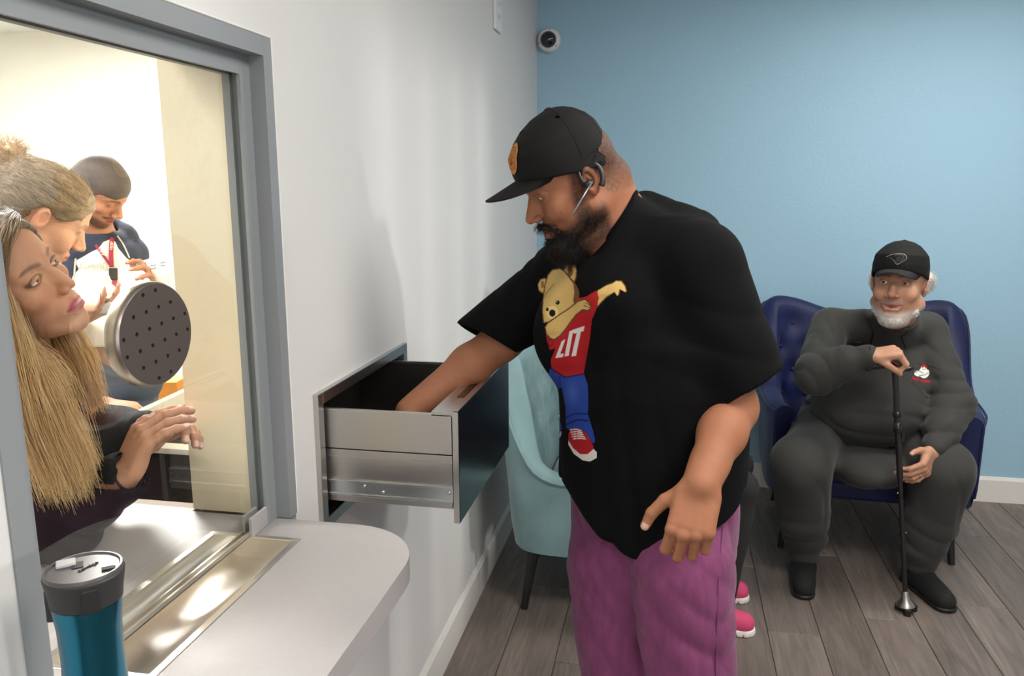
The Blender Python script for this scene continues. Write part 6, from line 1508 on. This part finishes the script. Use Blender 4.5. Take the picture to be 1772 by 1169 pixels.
# hooded jacket, open at the front, with its zip
S = Solid(); S.frame()
S.add(s_cap(qnb+(-.03, 0, -.12), at(190, 590, 2.80), .155, .16), .04).add(s_cap(qRS, qLS, .078), .05)
S.add(s_cap(qRS, qRE, .066, .058), .03).add(s_cap(qRE, qRE*.25+qRW*.75, .056, .042), .02).add(s_cap(qLS, qLE, .066, .058), .03).add(s_cap(qLE, qLE*.25+qLW*.75, .056, .042), .02)
S.add(s_cap(qnb+(-.03, .06, .02), qnb+(.02, .10, -.02), .045, .05), .03).add(s_cap(qnb+(-.09, .0, .01), qnb+(-.03, .06, .02), .05, .045), .03)
fo = at(177, 500, 2.50)
S.cut(s_cap(at(172, 425, 2.58), at(168, 640, 2.58), .085, .125), .02).cut(s_box(at(172, 505, 2.50), (.076, .21, .25), np.array([_r, _f, -_d]).T, .03), .02)
S.cut(s_cap(QT+QR@np.array((0, -.035, -.045)), qnb, .068, .07), .01)
S.both(s_half(at(180, 604, 2.6), (0, 0, -1)), .006)
S.bump(lambda P: (wob(P, 24, 78)*F4(.005)+folds(P, (.3, .1, 1), 44, 79, 1.5)*F4(.004)).astype(F4), .012)
v, q = S.mesh(.006, (-1.7, 1.8, .9), (-.5, 3.1, 1.65)); v = relax(v, q, 1)
hj = mkobj('hooded_jacket', to_mesh('hooded_jacket', [(v, q)]), MATS['navy_hoodie'], hod); jb = bvh_of([(v, q)])
L_ = surf_line(jb, [(203, 408), (214, 424), (224, 446)], 12, .002)
if len(L_) > 3: mkobj('zip', MB().tube(L_, .0026, 6), mat('zip_cream', (214, 206, 190), .5), hj)
L_ = surf_line(jb, [(131, 447), (129, 470), (128, 500)], 12, .002)
if len(L_) > 3: mkobj('zip', MB().tube(L_, .0026, 6), MATS['zip_cream'], hj)
simple_legs(hod, [(qhip[0]+qr[0]*.1, qhip[1]+qr[1]*.1), (qhip[0]-qr[0]*.1, qhip[1]-qr[1]*.1)], 1.0, 'blue_jeans', r0=.088)
simple_shoes(hod, [(qhip[0]+qr[0]*.1, qhip[1]+qr[1]*.1), (qhip[0]-qr[0]*.1, qhip[1]-qr[1]*.1)], qf, 'black_shoe')
# lanyard
ly = thing('lanyard', 'maroon lanyard with white lettering and a black buckle round the bearded man\'s neck', 'lanyard', tuple(qnb))
def band(pts, w, name='strap', m='lanyard_red', lift=.004):
    P = []
    for px, py in catmull(pts, 18):
        row = []
        for s_ in (-1, -.3, .3, 1):
            o, q = camray(px+s_*w*.92, py+s_*w*.38*(1 if pts[0][0] < pts[-1][0] else -.1)); h = qb.ray_cast(Vector(o), Vector(q))
            row.append(np.array(h[0])-q*lift if h[0] is not None else None)
        if all(r_ is not None for r_ in row): P.append(row)
    if len(P) > 2:
        o = mkobj(name, MB().grid(P), MATS[m], ly, smooth=True); s2 = o.modifiers.new('t', 'SOLIDIFY'); s2.thickness = .0015
band([(152, 405), (166, 424), (180, 444), (192, 460)], 4.2); band([(196, 396), (193, 420), (192, 440), (193, 462)], 4.2, lift=.006)
bk = surf_line(qb, [(195, 474)], 1) if False else None
h = qb.ray_cast(*map(Vector, camray(196, 474)))
if h[0] is not None:
    c = np.array(h[0])-camray(196, 474)[1]*.008
    mkobj('buckle', MB().box(-.014, .014, -.004, .004, -.02, .02, R=np.array([_r, _f, -_d]).T, c=c), MATS['black_elastic'], ly, bev=.003)
    mkobj('strap', MB().box(-.008, .008, -.001, .001, -.022, .022, R=np.array([nrm(_r+.15*_d), _f, nrm(-_d+.15*_r)]).T, c=c+_d*.040+_r*.002), MATS['lanyard_red'], ly)
glyph_print('lanyard_lettering', 'opp', .04, 176, 436, 18, 7, .84, (238, 210, 214), qb, ly, 40, 16, .0085)
glyph_print('lanyard_lettering', 'opp', .04, 193.5, 425, 15, 7, -1.5, (238, 210, 214), qb, ly, 40, 16, .0105)
# papers in his hands
mpap = mat('paper', (244, 242, 238), .8)
pp = thing('papers', 'white printed sheets held up by the man in the hooded jacket', 'papers', tuple(at(255, 480, 2.45)))
def sheet(c4, name='sheet', n=10, curve=.01, m=None):
    a, b, c, d_ = [np.array(p) for p in c4]; nn = nrm(np.cross(b-a, d_-a)); P = []
    for i in range(n+1):
        u = i/n; P.append([(a*(1-u)+b*u)*(1-w)+(d_*(1-u)+c*u)*w+nn*curve*math.sin(math.pi*u) for w in np.linspace(0, 1, 5)])
    o = mkobj(name, MB().grid(P), m or mpap, pp, smooth=True); s2 = o.modifiers.new('t', 'SOLIDIFY'); s2.thickness = .0008; return P
PA = sheet([at(206, 462, 2.50), at(302, 432, 2.42), at(318, 505, 2.44), at(210, 560, 2.50)])
PB = sheet([at(170, 528, 2.36), at(206, 518, 2.34), at(214, 548, 2.36), at(172, 541, 2.38)], curve=.003)
mk = mat('print_grey', (110, 108, 110), .8)
for cx, cy, w_, h_ in ((265, 460, 10, 9), (282, 455, 9, 8), (240, 455, 5, 4)):
    for k in range(4):
        y_ = cy-h_/2+h_*k/3; a = [at(cx-w_/2, y_+.3, 2.415), at(cx+w_/2, y_-1.6, 2.405), at(cx+w_/2, y_-1.6+(1.7 if k % 2 else .8), 2.405), at(cx-w_/2, y_+.3+(1.7 if k % 2 else .8), 2.415)]
        mkobj('printed_line', MB().add(a+[p+_f*.0006 for p in a], [(0, 1, 2, 3), (7, 6, 5, 4), (0, 4, 5, 1), (1, 5, 6, 2), (2, 6, 7, 3), (3, 7, 4, 0)]), mk, pp)
# ------------------------------------------------------------ office furniture
mat('dark_cabinet', (52, 46, 42), .25, coat=.3); mat('white_top', (240, 240, 238), .5)
dk_ = thing('office_desk', 'dark glossy office desk with a white worktop edge behind the counter', 'desk', (-.75, 2.1, 0))
zt_ = .945
mkobj('worktop', MB().box(-1.25, -.215, 1.83, 1.875, zt_-.012, zt_+.004), MATS['white_top'], dk_, bev=.002)
mkobj('front_panel', MB().box(-1.22, -.22, 1.85, 1.87, .08, zt_-.014), MATS['dark_cabinet'], dk_, bev=.002)
mkobj('cabinet_body', MB().box(-1.22, -.22, 1.88, 2.12, .08, .74), MATS['dark_cabinet'], dk_)
for x in (-1.18, -.26): mkobj('leg', MB().box(x-.03, x+.03, 1.9, 1.96, 0, .079), MATS['black_shoe'], dk_)
rl = thing('desk_screen_rail', 'pale grey rail running away beside the dark office desk', 'rail', (-.62, 2.0, 0))
ra, rb = at(236, 725, 2.05), at(326, 682, 2.30)
rd3 = nrm(rb-ra); rn = nrm(np.cross(rd3, (0, 0, 1)))
mkobj('rail', MB().box(-.02, np.linalg.norm(rb-ra)+.35, -.012, .012, -.018, .018, R=np.array([rd3, rn, np.cross(rn, rd3)]).T, c=ra), mat('rail_grey', (206, 204, 200), .5), rl, bev=.002)
for k in (.6,): 
    p = ra+rd3*k; mkobj('post', MB().box(p[0]-.012, p[0]+.012, p[1]-.012, p[1]+.012, .75, p[2]-.02), MATS['rail_grey'], rl)
tb_ = thing('supply_box', 'orange and yellow cardboard box on the desk behind the speaker disc', 'box', tuple(at(275, 690, 3.2)))
c = at(276, 688, 3.3)
mkobj('carton', MB().box(-.10, .10, -.06, .06, -.10, .08, R=np.array([nrm((_r[0], _r[1], 0)), nrm((_f[0], _f[1], 0)), (0, 0, 1)]).T, c=c), mat('orange_card', (226, 150, 62), .7), tb_, bev=.002)
mkobj('flap', MB().box(-.13, .12, -.085, -.08, -.09, -.01, R=np.array([nrm((_r[0], _r[1], .12)), nrm((_f[0], _f[1], 0)), (0, 0, 1)]).T, c=c), mat('yellow_card', (250, 208, 30), .7), tb_)
st = thing('storage_shelf', 'dark low shelf standing behind the office desk', 'shelf', (-1.1, 3.0, 0))
zz = float(c[2]-.10)
mkobj('top', MB().box(c[0]-.16, c[0]+.6, c[1]-.13, c[1]+.35, zz-.03, zz-.001), MATS['dark_cabinet'], st, bev=.002)
for dx in (-.13, .56): mkobj('side', MB().box(c[0]+dx-.02, c[0]+dx+.02, c[1]-.11, c[1]+.33, 0, zz-.031), MATS['dark_cabinet'], st)
mkobj('item', MB().box(.08, .16, -.05, .05, -.10, .10, R=np.array([nrm((_r[0], _r[1], 0)), nrm((_f[0], _f[1], 0)), (0, 0, 1)]).T, c=c+_r*.17+np.array((0, 0, .001))), MATS['navy_shirt'], st, bev=.01)
# ============================================================ the visitor on the teal chair, mostly hidden
mat('black_leggings', (14, 14, 15), .85, bump=.2, bscale=600); mat('navy_top', (24, 28, 44), .85, bump=.2, bscale=500)
vis = person_root('visitor in black trousers and pink running shoes seated behind the standing man', (.7, 3.05, 0))
VT = np.array((.66, 3.05, 1.16)); VR = eul(-1.57, -.1, 0); VS = .93
S = Solid(); head_prims(S, VR, VT, VS, fem=1., lids=.5); S.frame()
vn = VT+(-.02, 0, -.17); vs1, vs2 = vn+(0, -.16, -.06), vn+(0, .16, -.06)
S.add(s_cap(VT+(-.03, 0, -.05), vn, .048, .052), .02).add(s_cap(vs1, vs2, .045), .04).add(s_cap(vn+(0, 0, -.1), (.60, 3.05, .60), .10, .12), .05)
vh1, vh2 = np.array((.62, 2.95, .56)), np.array((.62, 3.16, .56)); vk1, vk2 = np.array((1.0, 2.90, .54)), np.array((1.0, 3.16, .54)); va1, va2 = np.array((.945, 2.855, .1)), np.array((.945, 3.10, .1))
for a, b, c_ in ((vh1, vk1, va1), (vh2, vk2, va2)): S.add(s_cap(a, b, .075, .05), .03).add(s_cap(b, c_, .05, .033), .02)
for a, b, c_ in ((vs1, (.72, 2.88, .82), (.88, 2.97, .68)), (vs2, (.72, 3.24, .82), (.88, 3.12, .68))): S.add(s_cap(a, b, .04, .034), .02).add(s_cap(b, c_, .034, .024), .02)
vi = hand(S, np.array((.88, 2.97, .68)), (1, .1, -.4), (-.3, 0, -1), (0, 1, 0), .95, curl=((.3, .4, .3),)*4, wrist_r=.024)+hand(S, np.array((.88, 3.12, .68)), (1, -.1, -.4), (-.3, 0, -1), (0, -1, 0), .95, curl=((.3, .4, .3),)*4, wrist_r=.024)
p1 = S.mesh(.0035, VT-.22, VT+.22, include=near_(VT, .17)); p3 = S.mesh(.008, (.35, 2.7, .03), (1.2, 3.5, 1.35), include=lambda c: np.linalg.norm(c-col3(VT), axis=1) > .07)
me = to_mesh('body', [(relax(*p1), p1[1]), (relax(*p3), p3[1])]); paint(me, skin_paint(VR, VT, VS, (200, 150, 124), (170, 90, 92), (50, 38, 32), fem=1.))
mkobj('body', me, MATS['skin'], vis); eyes(vis, VR, VT, VS, (50, 36, 28))
H_ = Solid(); H_.frame(VR, VT, VS); H_.add(s_ell((0, -.022, .046), (.084, .102, .090)), .01).add(s_ell((0, .034, .052), (.066, .056, .064)), .02).add(s_ell((0, -.06, -.03), (.075, .05, .09)), .03).cut(s_ell((0, .105, .0), (.068, .066, .08)), .01)
H_.bump(lambda P: folds(P, (0, .9, .2), 240, 61, .5)*F4(.0016), .004)
hv, hq = H_.mesh(.0035, VT-.22, VT+.22); mkobj('hair', paint(to_mesh('hair', [(hv, hq)]), lambda P: np.array(lin((50, 38, 32)))*(1+.2*wob(P, 300, 5))[:, None]), MATS['dark_hair'], vis)
S = Solid(); S.frame(); S.add(s_cap(vs1, vs2, .062), .04).add(s_cap(vn+(0, 0, -.12), (.60, 3.05, .58), .13, .15), .05)
for a, b, c_ in ((vs1, (.72, 2.88, .82), (.85, 2.96, .69)), (vs2, (.72, 3.24, .82), (.85, 3.13, .69))): S.add(s_cap(a, b, .056, .048), .03).add(s_cap(b, c_, .046, .034), .02)
S.cut(s_cap(VT, vn, .055), .01).bump(lambda P: wob(P, 26, 80)*F4(.004), .006)
v, q = S.mesh(.008, (.35, 2.7, .4), (1.2, 3.5, 1.2)); mkobj('top', to_mesh('top', [(v, q)]), MATS['navy_top'], vis)
S = Solid(); S.frame(); S.add(s_cap(vh1, vh2, .12), .04)
for a, b, c_ in ((vh1, vk1, va1), (vh2, vk2, va2)): S.add(s_cap(a, b, .09, .064), .03).add(s_cap(b, c_+(.0, 0, .0), .066, .052), .02)
S.both(s_half((0, 0, .085), (0, 0, -1)), .003).bump(lambda P: wob(P*col3((1, 1, .5)), 20, 81)*F4(.005), .006)
v, q = S.mesh(.007, (.35, 2.65, .03), (1.25, 3.45, .8)); mkobj('trousers', to_mesh('trousers', [(v, q)]), MATS['black_leggings'], vis)
mat('pink_mesh', (206, 72, 114), .8, bump=.5, bscale=900); mat('sole_white', (232, 226, 222), .6); mat('neon_lace', (206, 232, 40), .6)
for a_ in (va1, va2):
    g0 = np.array((a_[0]-.01, a_[1], 0)); e = nrm((1, -.08, 0)); t_ = nrm(np.cross((0, 0, 1), e)); toe = g0+e*.10
    S = Solid(); S.frame()
    S.add(s_cap(g0-e*.05+(0, 0, .05), toe+(0, 0, .038), .036, .036), .02).add(s_cap(g0+e*.0+(0, 0, .06), g0-e*.02+(0, 0, .10), .038, .036), .02).add(s_cap(g0+e*.02+(0, 0, .065), toe-e*.01+(0, 0, .04), .034, .034), .02)
    S.cut(s_cap(g0-e*.01+(0, 0, .11), g0-e*.01+(0, 0, .14), .03), .004).both(s_half((0, 0, .022), (0, 0, -1)), .002)
    v, q = S.mesh(.004, g0-.2, g0+.25); sh = mkobj('running_shoe', to_mesh('running_shoe', [(v, q)]), MATS['pink_mesh'], vis)
    S = Solid(); S.frame(); S.add(s_cap(g0-e*.05+(0, 0, .01), toe+(0, 0, .01), .041, .041), .01).both(s_half((0, 0, .026), (0, 0, 1)), .003).both(s_half((0, 0, .001), (0, 0, -1)), .002)
    for k in range(9):
        p = g0-e*.07+e*.024*k
        for sgn in (-1, 1): S.cut(s_box(p+t_*sgn*.042+(0, 0, 0), (.0018, .010, .012), np.array([e, t_, (0, 0, 1)]).T, .0005), .001)
    v, q = S.mesh(.0035, g0-.2, g0+.25); mkobj('sole', to_mesh('sole', [(v, q)]), MATS['sole_white'], sh)
    for k in range(5):
        p = g0+e*(.025+.017*k)+(0, 0, .098-.0085*k); mkobj('lace', MB().tube([p-t_*.016-(0, 0, .006), p+(0, 0, .002), p+t_*.016+e*.008-(0, 0, .006)], .0032, 6), MATS['neon_lace'], sh, smooth=True)
    p = g0+e*.03+(0, 0, .103); mkobj('lace_bow', MB().tube(catmull([p, p+t_*.02+e*.02+(0, 0, .008), p+t_*.034+e*.012-(0, 0, .006), p+t_*.012], 14), .0032, 6).tube(catmull([p, p-t_*.02+e*.02+(0, 0, .006), p-t_*.036+e*.03-(0, 0, .014)], 10), .0030, 6), MATS['neon_lace'], sh, smooth=True)
